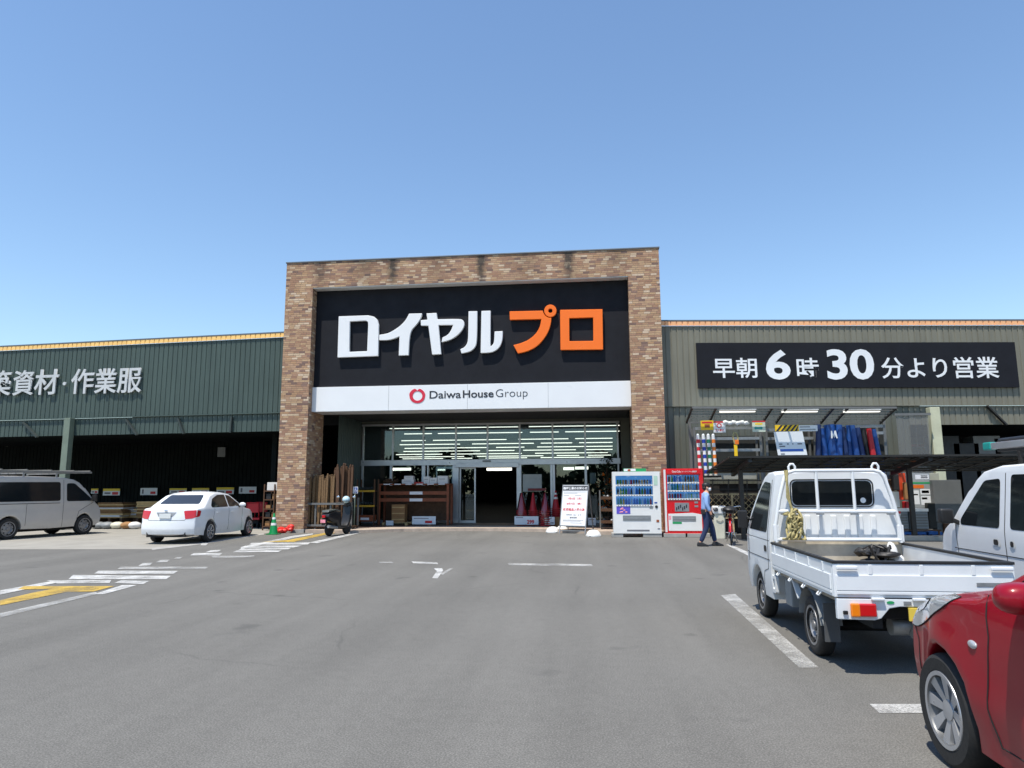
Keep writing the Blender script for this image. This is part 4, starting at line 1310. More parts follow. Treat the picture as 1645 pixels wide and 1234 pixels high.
# ---- white saloon by the left bay
def sedan():
    global NOSE
    V = thing('sedan', 'white four door saloon parked nose in by the dark loading bay', 'car', (-11.9, 19.5, 0), R(3))
    NOSE = [-.35, 2.6, .5, .3]
    wb, r = 2.6, .305
    prof = [(-.6, .24)] + arch(0, r, .35, .22)[::-1] + [(1.3, .2)] + arch(wb, r, .35, .22)[::-1] + [(3.2, .22), (3.38, .35), (3.40, .5), (3.34, .66), (3.2, .76), (2.8, .86), (2.3, .95), (2.1, 1.0), (1.75, 1.22), (1.4, 1.41), (1.0, 1.46), (.5, 1.455), (.15, 1.38), (-.35, 1.09), (-.45, 1.06), (-.85, 1.03), (-.93, .98), (-.97, .80), (-1.0, .62), (-1.02, .42), (-.99, .28), (-.9, .24)]
    wf = lambda y, z: (1 - .27 * max(0, z - .93) / .53) * (1 - .10 * sstep(2.4, 3.4, y) - .07 * sstep(-.2, -1., y)) * (1 - .04 * sstep(.5, .2, z)) * (1 - .015 * math.exp(-((z - .62) / .05) ** 2))
    bd = car_body(prof, .845, wf, lambda t, y, z: -.05 * t * t * sstep(.75, 1., z), .11, M['white_paint'], V, .4, rng(.25, 1.46, 14), rng(-1., 3.4, 36))
    for s in (-1, 1):
        D = side_dir(s)
        patch(bd, D, rpoly([(1.12, .99), (1.12, 1.35), (1.36, 1.32), (1.80, 1.08), (1.92, .99)], .04), M['tint'], 'window', off=.003)
        patch(bd, D, rpoly([(1.06, .99), (1.06, 1.355), (.6, 1.35), (.22, 1.24), (.02, 1.05), (.05, .99)], .05), M['tint'], 'window', off=.003)
        seam(bd, D, [(1.09, .98), (1.09, .3)], .005); seam(bd, D, [(.2, .98), (.12, .7), (.36, .4)], .005); seam(bd, D, [(2.0, .98), (2.02, .3)], .005)
        for y in (1.3, .35):
            q = cast(bd, D, y, .83, .012)
            MB().bar(q + Vector((0, -.09, 0)), q + Vector((0, .09, 0)), .022, .03).build('door_handle', M['white_paint'], V, bevel=.008)
        c = cast(bd, D, 1.78, .98, 0) + Vector((s * .12, 0, .05))
        mi = MB().blob(c, .11, .06, .075, sub=3).build('side_mirror', M['white_paint'], V, smooth=60)
        MB().bar(c + Vector((-s * .06, 0, -.04)), c + Vector((-s * .16, 0, -.06)), .05).build('mirror_foot', M['black_plastic'], mi)
        ax = axes((-s * .45, .9, -.1))
        pts3 = [(s * .50, -.93, .93), (s * .74, -.80, .94), (s * .80, -.55, .92), (s * .80, -.60, .76), (s * .70, -.85, .71), (s * .56, -.95, .70)]
        tl = patch(bd, ax, rpoly([(Vector(p).dot(ax[0]), Vector(p).dot(ax[1])) for p in pts3], .03), M['tail_red'], 'tail_light', off=.006, cut=.04)
        patch(bd, FRONT, rpoly([(s * .42, .62), (s * .7, .64), (s * .68, .78), (s * .45, .72)], .03), M['lens'], 'headlight', off=.004)
    patch(bd, FRONT, rpoly([(-.62, 1.02), (.62, 1.02), (.52, 1.36), (-.52, 1.36)], .06), M['tint'], 'windscreen', off=.003)
    rwn = patch(bd, REAR, rpoly([(-.60, 1.10), (.60, 1.10), (.50, 1.355), (-.50, 1.355)], .05), mat('rear_glass_reflecting', (.03, .035, .045), .08, 0, 0, spec=.8), 'rear_window', off=.003)
    seam(bd, REAR, [(-.62, .985), (-.60, .8), (-.52, .665), (.52, .665), (.60, .8), (.62, .985)], .005)
    patch(bd, REAR, rpoly([(-.30, .885), (.30, .885), (.2, .76), (-.2, .76)], .03), M['steel'], 'plate_recess', off=.003)
    MB().box(-.165, .165, -1.012, -.985, .72, .85).build('number_plate', M['plate'], V, bevel=.004)
    MB().blob((0, -.965, .93), .05, .012, .03, sub=2).build('badge', M['chrome'], V, smooth=60)
    MB().box(-.56, .56, -.9, 3.2, .2, .6).build('underbody', M['under'], V)
    for y in (0, wb):
        for s in (-1, 1): wheel(V, s * .75, y, r, .19, s, 'cap')
sedan()

# ---- silver van with roof carrier
def silver_van():
    global NOSE
    V = thing('delivery_van', 'dusty silver van with dark windows and a long flat roof carrier', 'van', (-18.75, 20.2, 0), R(-14))
    NOSE = [-.6, 2.4, .25, .1]
    wb, r = 2.57, .33
    prof = [(-.98, .34)] + arch(0, r, .39, .3)[::-1] + [(1.3, .28)] + arch(wb, r, .39, .3)[::-1] + [(3.2, .3), (3.4, .4), (3.44, .6), (3.40, .8), (3.3, .96), (3.1, 1.08), (2.55, 1.58), (2.3, 1.80), (2.1, 1.9), (1.7, 1.965), (.5, 1.98), (-.8, 1.97), (-.98, 1.88), (-1.08, 1.1), (-1.1, .6), (-1.08, .42)]
    wf = lambda y, z: (1 - .13 * max(0, z - 1.08) / .9) * (1 - .06 * sstep(2.5, 3.4, y)) * (1 - .03 * sstep(.5, .25, z)) * (1 - .012 * math.exp(-((z - .95) / .05) ** 2))
    bd = car_body(prof, .845, wf, lambda t, y, z: -.04 * t * t if z > 1.6 else 0, .09, M['silver_paint'], V, .42, rng(.3, 1.98, 18), rng(-1., 3.4, 32))
    for s in (-1, 1):
        D = side_dir(s)
        patch(bd, D, rpoly([(-.90, 1.16), (-.90, 1.76), (1.62, 1.78), (1.62, 1.16)], .08), M['tint'], 'window', off=.003)
        patch(bd, D, rpoly([(1.84, 1.14), (1.84, 1.74), (2.12, 1.74), (2.68, 1.28), (2.80, 1.14)], .06), M['tint'], 'window', off=.003)
        seam(bd, D, [(1.73, 1.85), (1.73, .32)], .006); seam(bd, D, [(.5, 1.1), (.5, .4)], .006); seam(bd, D, [(2.85, 1.1), (2.3, .8), (2.2, .4)], .006)
        seam(bd, D, [(1.6, 1.09), (-1., 1.09)], .01, M['black_plastic'], 'slide_rail')
        q = cast(bd, D, 2.72, 1.2, 0); c = q + Vector((s * .14, .05, .03))
        mi = MB().box(c.x - .08, c.x + .08, c.y - .05, c.y + .05, c.z - .11, c.z + .12).build('side_mirror', M['black_plastic'], V, bevel=.03, smooth=50)
        MB().bar(q, c, .05).build('mirror_foot', M['black_plastic'], mi)
        patch(bd, FRONT, rpoly([(s * .45, .74), (s * .74, .76), (s * .72, .96), (s * .5, .9)], .04), M['lens'], 'headlight', off=.004)
    patch(bd, FRONT, rpoly([(-.7, 1.14), (.7, 1.14), (.62, 1.78), (-.62, 1.78)], .06), M['tint'], 'windscreen', off=.003)
    patch(bd, REAR, rpoly([(-.65, 1.16), (.65, 1.16), (.6, 1.78), (-.6, 1.78)], .06), M['tint'], 'rear_window', off=.003)
    MB().box(-.55, .55, -.9, 3.2, .2, .7).build('underbody', M['under'], V)
    for y in (0, wb):
        for s in (-1, 1): wheel(V, s * .735, y, r, .195, s, 'steel')
    b = MB()
    for y in (-.7, .4, 1.5):
        b.bar((-.74, y, 2.05), (.74, y, 2.05), .045)
        for s in (-1, 1): b.bar((s * .70, y, 1.90), (s * .70, y, 2.05), .04)
    b.build('carrier_foot', M['steel'], V)
    b = MB()
    for x in (-.72, -.36, 0, .36, .72): b.box(x - .03, x + .03, -1.1, 2.75, 2.08, 2.14)
    for y in (-1.05, -.3, .5, 1.3, 2.1, 2.7): b.box(-.72, .72, y - .02, y + .02, 2.145, 2.18)
    b.build('roof_carrier', mat('weathered_carrier', (.22, .21, .19), .7, .2, .2), V)
silver_van()
# ------------------------------------------------------------------ things in front of the shop
def card(name, label, cat, px0, py0, px1, py1, Y, m, th=.015, group=None, lines=None, bevel=.003):
    """flat plate at its real place; lines = [(fx0, fx1, fy0, fy1, material)] printed on the face, fractions from top left"""
    A, B = at(px0, py1, Y), at(px1, py0, Y)
    t = thing(name, label, cat, (A.x, Y, A.z), 0, group)
    W_, H_ = B.x - A.x, B.z - A.z
    MB().box(0, W_, 0, th, 0, H_).build('board', m, t, bevel=bevel)
    for q in lines or ():
        if isinstance(q[0], str):
            s, fx0, fx1, fy0, fy1, mm, bo = q
            text(s, mm, t, (fx0 * W_, -.001, (1 - fy1) * H_), (1, 0, 0), (fx1 - fx0) * W_, (fy1 - fy0) * H_, bold=bo, depth=.003)
        else:
            fx0, fx1, fy0, fy1, mm = q
            MB().box(fx0 * W_, fx1 * W_, -.004, -.001, (1 - fy1) * H_, (1 - fy0) * H_).build('print', mm, t)
    return t

# ---- vending machines
cols_ = [('green', S(84, 160, 60)), ('brown', S(150, 104, 76)), ('blue', S(60, 120, 215)), ('white', S(230, 230, 225)), ('red', S(205, 50, 70)), ('dark', S(70, 62, 66)), ('amber', S(215, 165, 80)), ('pale', S(175, 210, 235)), ('teal', S(60, 165, 175))]
CANM = {k: mat('drink_' + k, c, .25, .1, 0) for k, c in cols_}
def can_mesh(m, tall):
    h = .20 if tall else .15
    b = MB()
    if tall: b.lathe([(.030, 0), (.033, .01), (.033, .13), (.028, .15), (.014, .175), (.014, .20)], 10)
    else: b.lathe([(.026, 0), (.032, .012), (.032, .13), (.026, .148)], 10)
    o = b.build('drink_sample', m)
    return o
PROTO = {}
def add_can(parent, key, tall, x, y, z):
    k = (key, tall)
    if k not in PROTO:
        PROTO[k] = can_mesh(CANM[key], tall)
        o = PROTO[k]
    else:
        o = PROTO[k].copy(); col.objects.link(o)
    o.parent = parent; o.location = (x, y, z)
    return o
def vending(label, px0, px1, ptop, pbot, Yf, body_m, red):
    A, B = at(px0, pbot, Yf), at(px1, ptop, Yf)
    W_, H_ = B.x - A.x, B.z - A.z
    t = thing('vending_machine', label, 'vending machine', (A.x, Yf, A.z))
    D = .72
    b = MB()
    wz0, wz1 = (.52 * H_, .90 * H_) if red else (.445 * H_, .935 * H_)
    wx0, wx1 = (.09 * W_, .90 * W_) if red else (.065 * W_, .845 * W_)
    # cabinet around a real display recess
    b.box(0, W_, .16, D, 0, H_)
    b.box(0, W_, 0, .16, 0, wz0); b.box(0, W_, 0, .16, wz1, H_)
    b.box(0, wx0, 0, .16, wz0, wz1); b.box(wx1, W_, 0, .16, wz0, wz1)
    bmesh.ops.remove_doubles(b.bm, verts=b.bm.verts, dist=.0005)
    cab = b.build('cabinet', body_m, t)
    MB().box(wx0 + .002, wx1 - .002, .145, .158, wz0 + .002, wz1 - .002).build('display_back', M['display_back'], t)
    random.seed(5 if red else 9)
    pal = [['brown', 'green', 'blue', 'blue', 'blue', 'pale', 'brown', 'dark', 'brown', 'amber', 'pale'], ['pale', 'teal', 'teal', 'green', 'pale', 'amber', 'brown', 'amber', 'white', 'pale', 'brown'], ['red', 'red', 'dark', 'red', 'red', 'pale', 'teal', 'teal', 'green', 'pale', 'teal']] if red else \
          [['green', 'green', 'amber', 'brown', 'white', 'red', 'brown', 'dark', 'brown', 'amber', 'brown', 'dark', 'blue'], ['dark', 'green', 'green', 'green', 'blue', 'dark', 'pale', 'blue', 'dark', 'green', 'brown', 'blue', 'dark'], ['teal', 'green', 'amber', 'blue', 'blue', 'pale', 'blue', 'blue', 'teal', 'pale', 'blue', 'teal', 'red']]
    rh = (wz1 - wz0) / 3
    for r in range(3):
        z = wz1 - (r + 1) * rh
        sh = MB().box(wx0 + .002, wx1 - .002, -.008, .14, z + .012, z + .03).build('shelf', M['white_plastic'], t)
        MB().box(wx0 + .003, wx1 - .003, -.016, -.009, z - .015, z + .032).build('price_strip', M['white_plastic'], sh)
        n = len(pal[r])
        pitch = (wx1 - wx0 - .06) / n
        b = MB()
        for i, kx in enumerate(pal[r]):
            x = wx0 + .03 + pitch * (i + .5)
            tall = (r > 0) if not red else (r != 2)
            add_can(t, kx, tall, x, .06, z + .032)
            b.box(x - .017, x + .017, -.024, -.017, z - .004, z + .014)
        b.build('selection_button', M['ink'], sh)
    MB().box(wx0 + .002, wx1 - .002, .0, .004, wz0 + .034, wz1 - .002).build('display_glass', M['clear_glass'], t)
    return t, W_, H_
M['clear_glass'] = glass_thin('display_glass', (.95, .96, .97), .04)
vw, W_, H_ = vending('white drinks vending machine with three rows of bottles and a small green banner on top', 986, 1059.5, 757.5, 857, 22.05, M['white_plastic'], False)
MB().box(.24 * W_, .72 * W_, .05, .08, H_ + .002, H_ + .09 * 1.1).build('topper', M['print_green'], vw)
MB().box(.25 * W_, .50 * W_, .044, .0495, H_ + .02, H_ + .09).build('topper_print', M['white_sign'], vw)
MB().blob((.36 * W_, .04, H_ + .045), .05, .008, .042, sub=2).build('topper_print', M['brown'], vw, smooth=60)
MB().box(.07 * W_, .36 * W_, -.006, -.001, .315 * H_, .44 * H_).build('poster', M['print_purple'], vw)
b = MB()
for k in range(7): b.blob(((.13 + .16 * random.random()) * W_, -.008, (.335 + .07 * random.random()) * H_), .04, .003, .022, sub=2)
b.build('poster_print', M['print_pink'], vw)
fl = MB().box(.20 * W_, .785 * W_, -.012, -.001, .205 * H_, .29 * H_).build('delivery_flap', M['grey_plastic'], vw, bevel=.006)
MB().box(.22 * W_, .77 * W_, -.016, -.0125, .235 * H_, .265 * H_).build('flap_handle', M['steel'], fl)
MB().box(.87 * W_, .95 * W_, -.006, -.001, .78 * H_, .93 * H_).build('notice', M['pale_green'] if 'pale_green' in M else mat('pale_green_print', (.45, .62, .5), .5), vw)
MB().lathe([(.045, 0), (.045, .012), (.03, .02)], 16, Matrix.Translation((.91 * W_, -.001, .43 * H_)) @ Matrix.Rotation(R(90), 4, 'X')).build('coin_slot', M['black_plastic'], vw)
for x0, x1, z0, z1, mm in ((.765, .835, .40, .445, 'steel'), (.65, .72, .452, .466, 'ink'), (.90, .955, .18, .22, 'brown'), (.87, .93, .485, .505, 'print_blue'), (.92, .97, .07, .085, 'ink_grey')):
    MB().box(x0 * W_, x1 * W_, -.008, -.001, z0 * H_, z1 * H_).build('fitting', M[mm], vw)
MB().box(.28 * W_, .75 * W_, -.004, -.001, .035 * H_, .06 * H_).build('vent', M['ink_grey'], vw)
vr, W_, H_ = vending('red and white drinks vending machine behind the walking person', 1069, 1128.5, 752.5, 857, 22.15, M['red_enamel'], True)
hd = MB().box(.08 * W_, .93 * W_, -.02, -.001, .915 * H_, .985 * H_).build('header', M['red_enamel'], vr, bevel=.01)
text('Coca-Cola', M['white_sign'], hd, (.22 * W_, -.021, .938 * H_), (1, 0, 0), .22 * W_, .032 * H_, bold=.01, depth=.003)
text('ピークシフト自販機', M['white_sign'], hd, (.47 * W_, -.021, .940 * H_), (1, 0, 0), .38 * W_, .024 * H_, bold=.01, depth=.003)
MB().box(.005, .055 * W_, -.01, -.001, .02 * H_, .985 * H_).build('trim', M['white_plastic'], vr)
MB().prism([(.09 * W_, .04 * H_), (.93 * W_, .04 * H_), (.93 * W_, .29 * H_), (.7 * W_, .315 * H_), (.09 * W_, .30 * H_)], XZ, -.007, -.001).build('lower_panel', M['white_plastic'], vr)
MB().box(.26 * W_, .62 * W_, -.008, -.001, .335 * H_, .47 * H_).build('poster', M['steel'], vr)
b = MB()
for k in range(6): b.box((.29 + .05 * k) * W_, (.32 + .05 * k) * W_, -.011, -.0085, (.35 + .02 * (k % 3)) * H_, (.40 + .02 * (k % 3)) * H_)
b.build('poster_print', M['ink'], vr)
fl = MB().box(.19 * W_, .78 * W_, -.016, -.008, .185 * H_, .265 * H_).build('delivery_flap', M['grey_plastic'], vr, bevel=.005)
MB().box(.21 * W_, .76 * W_, -.020, -.0165, .215 * H_, .24 * H_).build('flap_handle', M['steel'], fl)
MB().box(.19 * W_, .42 * W_, -.011, -.008, .145 * H_, .178 * H_).build('sticker', M['print_green'], vr)
MB().box(.10 * W_, .16 * W_, -.011, -.008, .21 * H_, .27 * H_).build('sticker', M['print_pink'], vr)
for z in (.46, .40): MB().box(.76 * W_, .85 * W_, -.008, -.001, z * H_, (z + .03) * H_).build('coin_slot', M['steel'], vr)
A = at(1121.5, 858, 22.7); B = at(1132, 752, 22.7)
rs = thing('sign_panel_stand', 'narrow red upright panel with white marks behind the red vending machine', 'sign', (A.x, 22.95, .1))
MB().box(0, B.x - A.x, 0, .12, 0, B.z - .1).build('panel', M['red_enamel'], rs, bevel=.01)
for k in range(2): MB().box(.08, .24, -.006, -.001, B.z - .30 - k * .17, B.z - .17 - k * .17).build('print', M['white_sign'], rs, bevel=.01)
for i, (a, c, Y) in enumerate(((983, 1001, 22.15), (1033, 1063, 22.15), (1066, 1101, 22.2), (1104, 1140, 22.2))):
    A, B = at(a, 862, Y), at(c, 857, Y)
    top = at(1020, 857, 22.05).z
    lb = ('grey concrete block under the {} of the white vending machine', 'grey concrete block under the {} of the red vending machine')[i // 2].format(('outer corner next to the doors', 'corner next to the red machine', 'corner next to the white machine', 'corner by the litter bin')[i])
    tag(MB().box(A.x, B.x, Y - .08, Y + .55, 0, top - .003).build('concrete_block', M['concrete'], bevel=.012), lb, 'block', 'blocks under the vending machines')

# ---- cones in nested stacks before the glass
def cone_mesh():
    b = MB()
    b.box(-.19, .19, -.19, .19, 0, .028)
    b.lathe([(.15, .0285), (.142, .05), (.028, .69), (.02, .70)], 20)
    return b
c0 = None
ZP = .10
stk = [(838, 'first'), (856.5, 'second'), (875, 'third'), (892.5, 'striped')]
stack_names = ('beside the door opening', 'second from the door opening', 'third from the door opening', 'next to the leaning notice board')
for si, (px, nm) in enumerate(stk):
    Y = 26.9 + (.0, .1, -.35, .15)[si]
    X = at(px, 800, Y).x
    nst = (8, 8, 8, 9)[si]
    for k in range(nst):
        top = k == nst - 1
        lb = f'red traffic cone on top of the stack {stack_names[si]}' if top else f'red traffic cone nested in the stack {stack_names[si]}'
        if c0 is None:
            c0 = thing('traffic_cone', lb, 'traffic cone', (X, Y, ZP), .2, 'cones of the stack ' + stack_names[si])
            cone_mesh().build('cone', M['cone_red'], c0, smooth=40)
            o = c0
        else:
            o = dup(c0, (X + random.uniform(-.008, .008), Y, ZP + k * .075), random.uniform(-.1, .3), lb, 'cones of the stack ' + stack_names[si])
        if top and si == 3:
            for z0, z1 in ((.38, .46), (.55, .62)):
                f = lambda z: .142 + (.028 - .142) * (z - .05) / .64 + .004
                MB().lathe([(f(z0), z0), (f(z1), z1)], 20).build('reflective_band', M['white_plastic'], o, smooth=40)
    if si in (0, 2):
        b = MB()
        n = 20
        H = .075 * (nst - 1) + .68
        b.lathe([(.20, .06), (.23, .3), (.21, .55), (.12, .9), (.05, H), (.02, H + .02)], n, Matrix.Translation((X, Y, ZP)))
        for v in b.bm.verts: v.co += Vector((random.uniform(-.02, .02), random.uniform(-.02, .02), 0))
        tag(b.build('plastic_wrap', M['clear'], smooth=80), f'clear plastic film wrapped round the cone stack {stack_names[si]}', 'plastic wrap')
# price boards
card('price_board', 'white price board with a red 299 in front of the cone stacks', 'price board', 826.5, 829.5, 865, 843, 26.45, M['white_sign'], .03, lines=[('299', .52, .82, .42, .92, M['ink_red'], .04), (.06, .36, .12, .20, M['ink_grey'])])
card('price_board', 'smaller white price board beside the striped cone stack', 'price board', 875, 830.5, 891, 843, 26.4, M['white_sign'], .03, lines=[(.1, .7, .15, .22, M['ink_grey']), (.55, .9, .7, .85, M['ink_grey'])])
box_thing('carton', 'orange brown carton between price board and notice board', 'box', M['card'], at(891.5, 840, 26.5).x, at(899, 840, 26.5).x, 26.5, 26.8, .1, .42)
card('price_board', 'pale price board low behind the notice board near the trolley', 'price board', 945, 832, 957, 844, 26.4, M['white_sign'], .03, lines=[(.15, .8, .2, .3, M['ink_grey'])])
card('whiteboard', 'plain grey white board leaning inside the window above the cones', 'board', 840, 762, 870, 790, 28.2, mat('dull_white_board', (.38, .40, .38), .5), .03)
card('counter_sign', 'thin dark red strip sign above the cone stacks', 'sign', 848, 784.5, 877, 788.5, 28.1, mat('dark_red_print', (.2, .02, .02), .5), .03)
card('poster', 'grey paper poster taped inside the window beside the orange plant', 'poster', 948, 759.5, 957, 777, 28.62, mat('grey_paper', (.32, .34, .36), .7), .004)

# ---- leaning notice board
P = gp(919, 857.5)
sg = thing('notice_board', 'white A-frame notice board with red Japanese lettering by the entrance', 'sign', (P.x, P.y, 0), R(-22))
Wd, Hd, z0 = .93, 1.36, .27
lean = Matrix.Rotation(R(-13), 4, 'X')
b = MB(); b.box(-Wd / 2, Wd / 2, 0, .02, z0, z0 + Hd, 0, lean); bo = b.build('board', M['white_sign'], sg, bevel=.004)
b = MB()
for x in (-Wd / 2, Wd / 2):
    b.bar(lean @ Vector((x, .012, 0.0)), lean @ Vector((x, .012, z0 + Hd + .03)), .03)
    b.bar(Vector((x, .75, 0.0)), lean @ Vector((x, .05, z0 + Hd)), .03)
for z in (z0 - .015, z0 + Hd + .017): b.bar(lean @ Vector((-Wd / 2, .012, z)), lean @ Vector((Wd / 2, .012, z)), .03)
b.bar(lean @ Vector((-Wd / 2, .012, .1)), lean @ Vector((Wd / 2, .012, .1)), .025)
b.build('frame', M['steel'], sg)
def sgtext(s, fx0, fx1, fz0, fz1, m, bold):
    o = text(s, m, bo, (-Wd / 2 + fx0 * Wd, -.001, z0 + fz0 * Hd), (1, 0, 0), (fx1 - fx0) * Wd, (fz1 - fz0) * Hd, bold=bold, depth=.003)
    o.data.transform(lean)
b = MB(); b.box(-Wd / 2 + .01, Wd / 2 - .01, -.004, -.001, z0 + .87 * Hd, z0 + .99 * Hd, 0, lean); b.build('heading', M['ink'], bo)
o = text('臨時休業のお知らせ', M['white_sign'], bo, (-Wd / 2 + .03 * Wd, -.005, z0 + .895 * Hd), (1, 0, 0), .94 * Wd, .07 * Hd, bold=.02, depth=.003); o.data.transform(lean)
sgtext('7月6日（月）', .22, .78, .64, .70, M['ink_red'], .02)
sgtext('8月7日（金）', .20, .78, .51, .57, M['ink_red'], .02)
sgtext('新規商品入替の為', .08, .92, .36, .43, M['ink_red'], .02)
sgtext('8月8日（土）より', .22, .80, .245, .285, M['ink_grey'], .01)
sgtext('通常営業', .36, .64, .175, .215, M['ink_grey'], .02)
for fx0, fx1, fz in ((.05, .95, .83), (.05, .6, .80), (.05, .28, .745), (.5, .75, .745), (.1, .9, .13), (.1, .8, .105), (.4, .85, .06)):
    MB().box(-Wd / 2 + fx0 * Wd, -Wd / 2 + fx1 * Wd, -.003, -.001, z0 + fz * Hd, z0 + (fz + .009) * Hd, 0, lean).build('small_print', M['ink_grey'], bo)
wt = None
for px, py, lb in ((888, 855.5, 'white domed sign weight at the door end of the notice board'), (903, 854, 'white domed sign weight half hidden behind the notice board leg'), (953.5, 861.5, 'white domed sign weight between notice board and vending machine')):
    p = gp(px, py)
    if wt is None:
        wt = thing('sign_weight', lb, 'weight', (p.x, p.y, .0), 0, 'sign weights round the notice board')
        MB().lathe([(.24, 0), (.245, .03), (.20, .12), (.12, .185), (.05, .20), (.001, .2)], 28).build('dome', M['cream_plastic_w'] if 'cream_plastic_w' in M else M['white_plastic'], wt, smooth=50)
        b = MB()
        for k in range(4):
            a = k * PI / 2 + .6
            b.blob((.21 * math.cos(a), .21 * math.sin(a), .03), .05, .05, .028, sub=2)
        b.build('foot', M['white_plastic'], wt, smooth=60)
    else: dup(wt, (p.x, p.y, 0), .5, lb)

# ---- tool trolley by the vending machine
A, B = at(964, 855, 24.3), at(986, 790, 24.3)
tr = thing('trolley', 'dark wheeled rack with tiers of small metal goods beside the white vending machine', 'trolley', (A.x, 24.3, .1))
W_ = 1.0
b = MB()
for x in (.02, W_):
    for y in (.02, .5): MB().box(x - .02, x + .02, y - .02, y + .02, .06, 1.32).build('post', M['steel_grey'], tr)
for z in (.22, .62, 1.02):
    sh = MB().box(.04, W_ - .02, .0, .52, z, z + .03).build('shelf', M['wood'], tr)
    MB().box(.04, W_ - .02, -.03, -.001, z - .01, z + .09).build('shelf_edge', M['wood_dark'], sh)
    b = MB()
    for k in range(16):
        b.blob((random.uniform(.1, W_ - .1), random.uniform(.05, .45), z + .08), .06, .05, random.uniform(.03, .09), 0 if k % 3 else 1, 1, .3)
    b.build('goods', [M['black_plastic'], M['steel']], tr)
for x in (.06, W_ - .06):
    MB().lathe([(.05, -.02), (.05, .02)], 14, Matrix.Translation((x, .05, .05)) @ Matrix.Rotation(R(90), 4, 'Y')).build('wheel', M['rubber'], tr)
# orange flowers behind
p0 = at(976, 785, 27.4)
pl = thing('plant', 'tall dark plant with orange flowers behind the white vending machine', 'plant', (p0.x, 27.4, .1))
MB().lathe([(.16, 0), (.2, .3), (.19, .31)], 16).build('pot', M['wood_dark'], pl)
MB().tube([(0, 0, .28), (.03, .02, 1.), (-.02, 0, 1.9), (.02, 0, 2.5)], .02, 6).build('stem', M['wood_dark'], pl)
random.seed(21)
b = MB(); b2 = MB()
for k in range(260):
    z = random.uniform(.5, 2.6); rr = .42 * (1 - abs(z - 1.4) / 1.6) + .1
    a = random.uniform(0, 2 * PI); q = Vector((rr * random.random() ** .5 * math.cos(a), rr * .7 * math.sin(a) * random.random() ** .5, z))
    d = Vector((random.uniform(-1, 1), random.uniform(-1, 1), random.uniform(-.6, 1))).normalized()
    e = d.orthogonal().normalized()
    tgt = b2 if (k % 4 == 0 and z < 2) else b
    L = .08
    tgt.face([q - d * L, q + e * L * .4, q + d * L, q - e * L * .4])
b.build('foliage', mat('dark_leaves', (.02, .035, .015), .6), pl); b2.build('blossom', M['orange_plastic'], pl)

# ---- orange brown shelf with cartons
YSH = 26.75
def sx(px, py=800): return at(px, py, YSH).x
def sz(py, px=660): return at(px, py, YSH).z
sh = thing('display_shelf', 'orange brown timber display shelf with white cartons on top left of the doors', 'shelf', (sx(607), YSH, .1))
W_ = sx(721) - sx(607)
zt = sz(780) - .1
for x in (0, W_ - .09):
    for y in (0, .75): MB().box(x, x + .09, y, y + .09, 0, zt + .02).build('post', M['wood_orange'], sh, bevel=.004)
for z, nm in ((zt, 'shelf_board'),): MB().box(.0, W_, -.02, .86, zt + .021, zt + .07).build(nm, M['wood_orange'], sh, bevel=.004)
for py in (792, 803):
    z = sz(py) - .1
    r_ = MB().box(.092, W_ - .092, .01, .06, z - .07, z + .06).build('rail', M['wood_orange'], sh, bevel=.004)
    MB().box(.45 * W_, .63 * W_, -.002, .008, z - .06, z + .05).build('price_card', M['white_sign'], r_)
b = MB()
for k in range(6): b.box((.08 + k * .155) * W_, (.17 + k * .155) * W_, -.032, -.022, zt + .03, zt + .065)
b.build('price_card', M['white_sign'], sh)
MB().box(.1, W_ - .1, .8, .83, .15, zt).build('back_panel', M['wood_dark'], sh)
zz = zt + .1 + .071
def cart(px0, px1, py0, dy, m, label, y0=.1):
    x0, x1 = sx(px0), sx(px1)
    z1 = sz(py0, (px0 + px1) / 2)
    t = thing('carton', label, 'box', (x0, YSH + y0, zz + dy))
    h = max(.06, z1 - zz - dy)
    MB().box(0, x1 - x0, 0, .3, 0, h).build('box', m, t, bevel=.006)
    MB().box(.15 * (x1 - x0), .75 * (x1 - x0), -.004, -.001, .55 * h, .62 * h).build('print', M['ink_grey'], t)
    return h
h0 = cart(644, 663, 770, 0, M['white_box'], 'white carton at the bottom of the small pile on the display shelf')
cart(647.5, 662, 764.5, h0 + .002, M['white_box'], 'white carton lying on top of another carton on the display shelf')
cart(679, 688.5, 765.5, 0, M['white_box'], 'slim tall white carton beside the red packets on the display shelf')
cart(689, 700.5, 767.5, 0, M['white_box'], 'middle white carton of the row on the display shelf')
cart(701.5, 718, 764.5, 0, M['white_box'], 'largest white carton of the row at the door end of the display shelf')
for k in range(3): cart(664 + k * 5, 668.5 + k * 5, 774.5, 0, M['red_plastic'], ('low red packet next to the carton pile', 'low red packet between two others', 'low red packet next to the slim white carton')[k])
b = MB()
for k in range(40): b.tube([(sx(610) - .0 + random.uniform(0, .62), YSH + random.uniform(.05, .5), zz + .03 + .002 * k), (sx(612) + random.uniform(0, .62), YSH + random.uniform(.1, .5), zz + .04 + .004 * k)], .018, 5)
tag(b.build('brushwood_bundle', M['wood_dark']), 'brown bundle of brushwood at the far end of the display shelf', 'bundle')
pal = thing('pallet', 'low timber pallet under the display shelf', 'pallet', (sx(616), YSH - .1, .1))
for k in range(3): MB().box(k * .9, k * .9 + .1, 0, .8, 0, .08).build('bearer', M['wood_light'], pal)
for k in range(5): MB().box(0, 1.95, k * .17, k * .17 + .12, .081, .10).build('slat', M['wood_light'], pal)
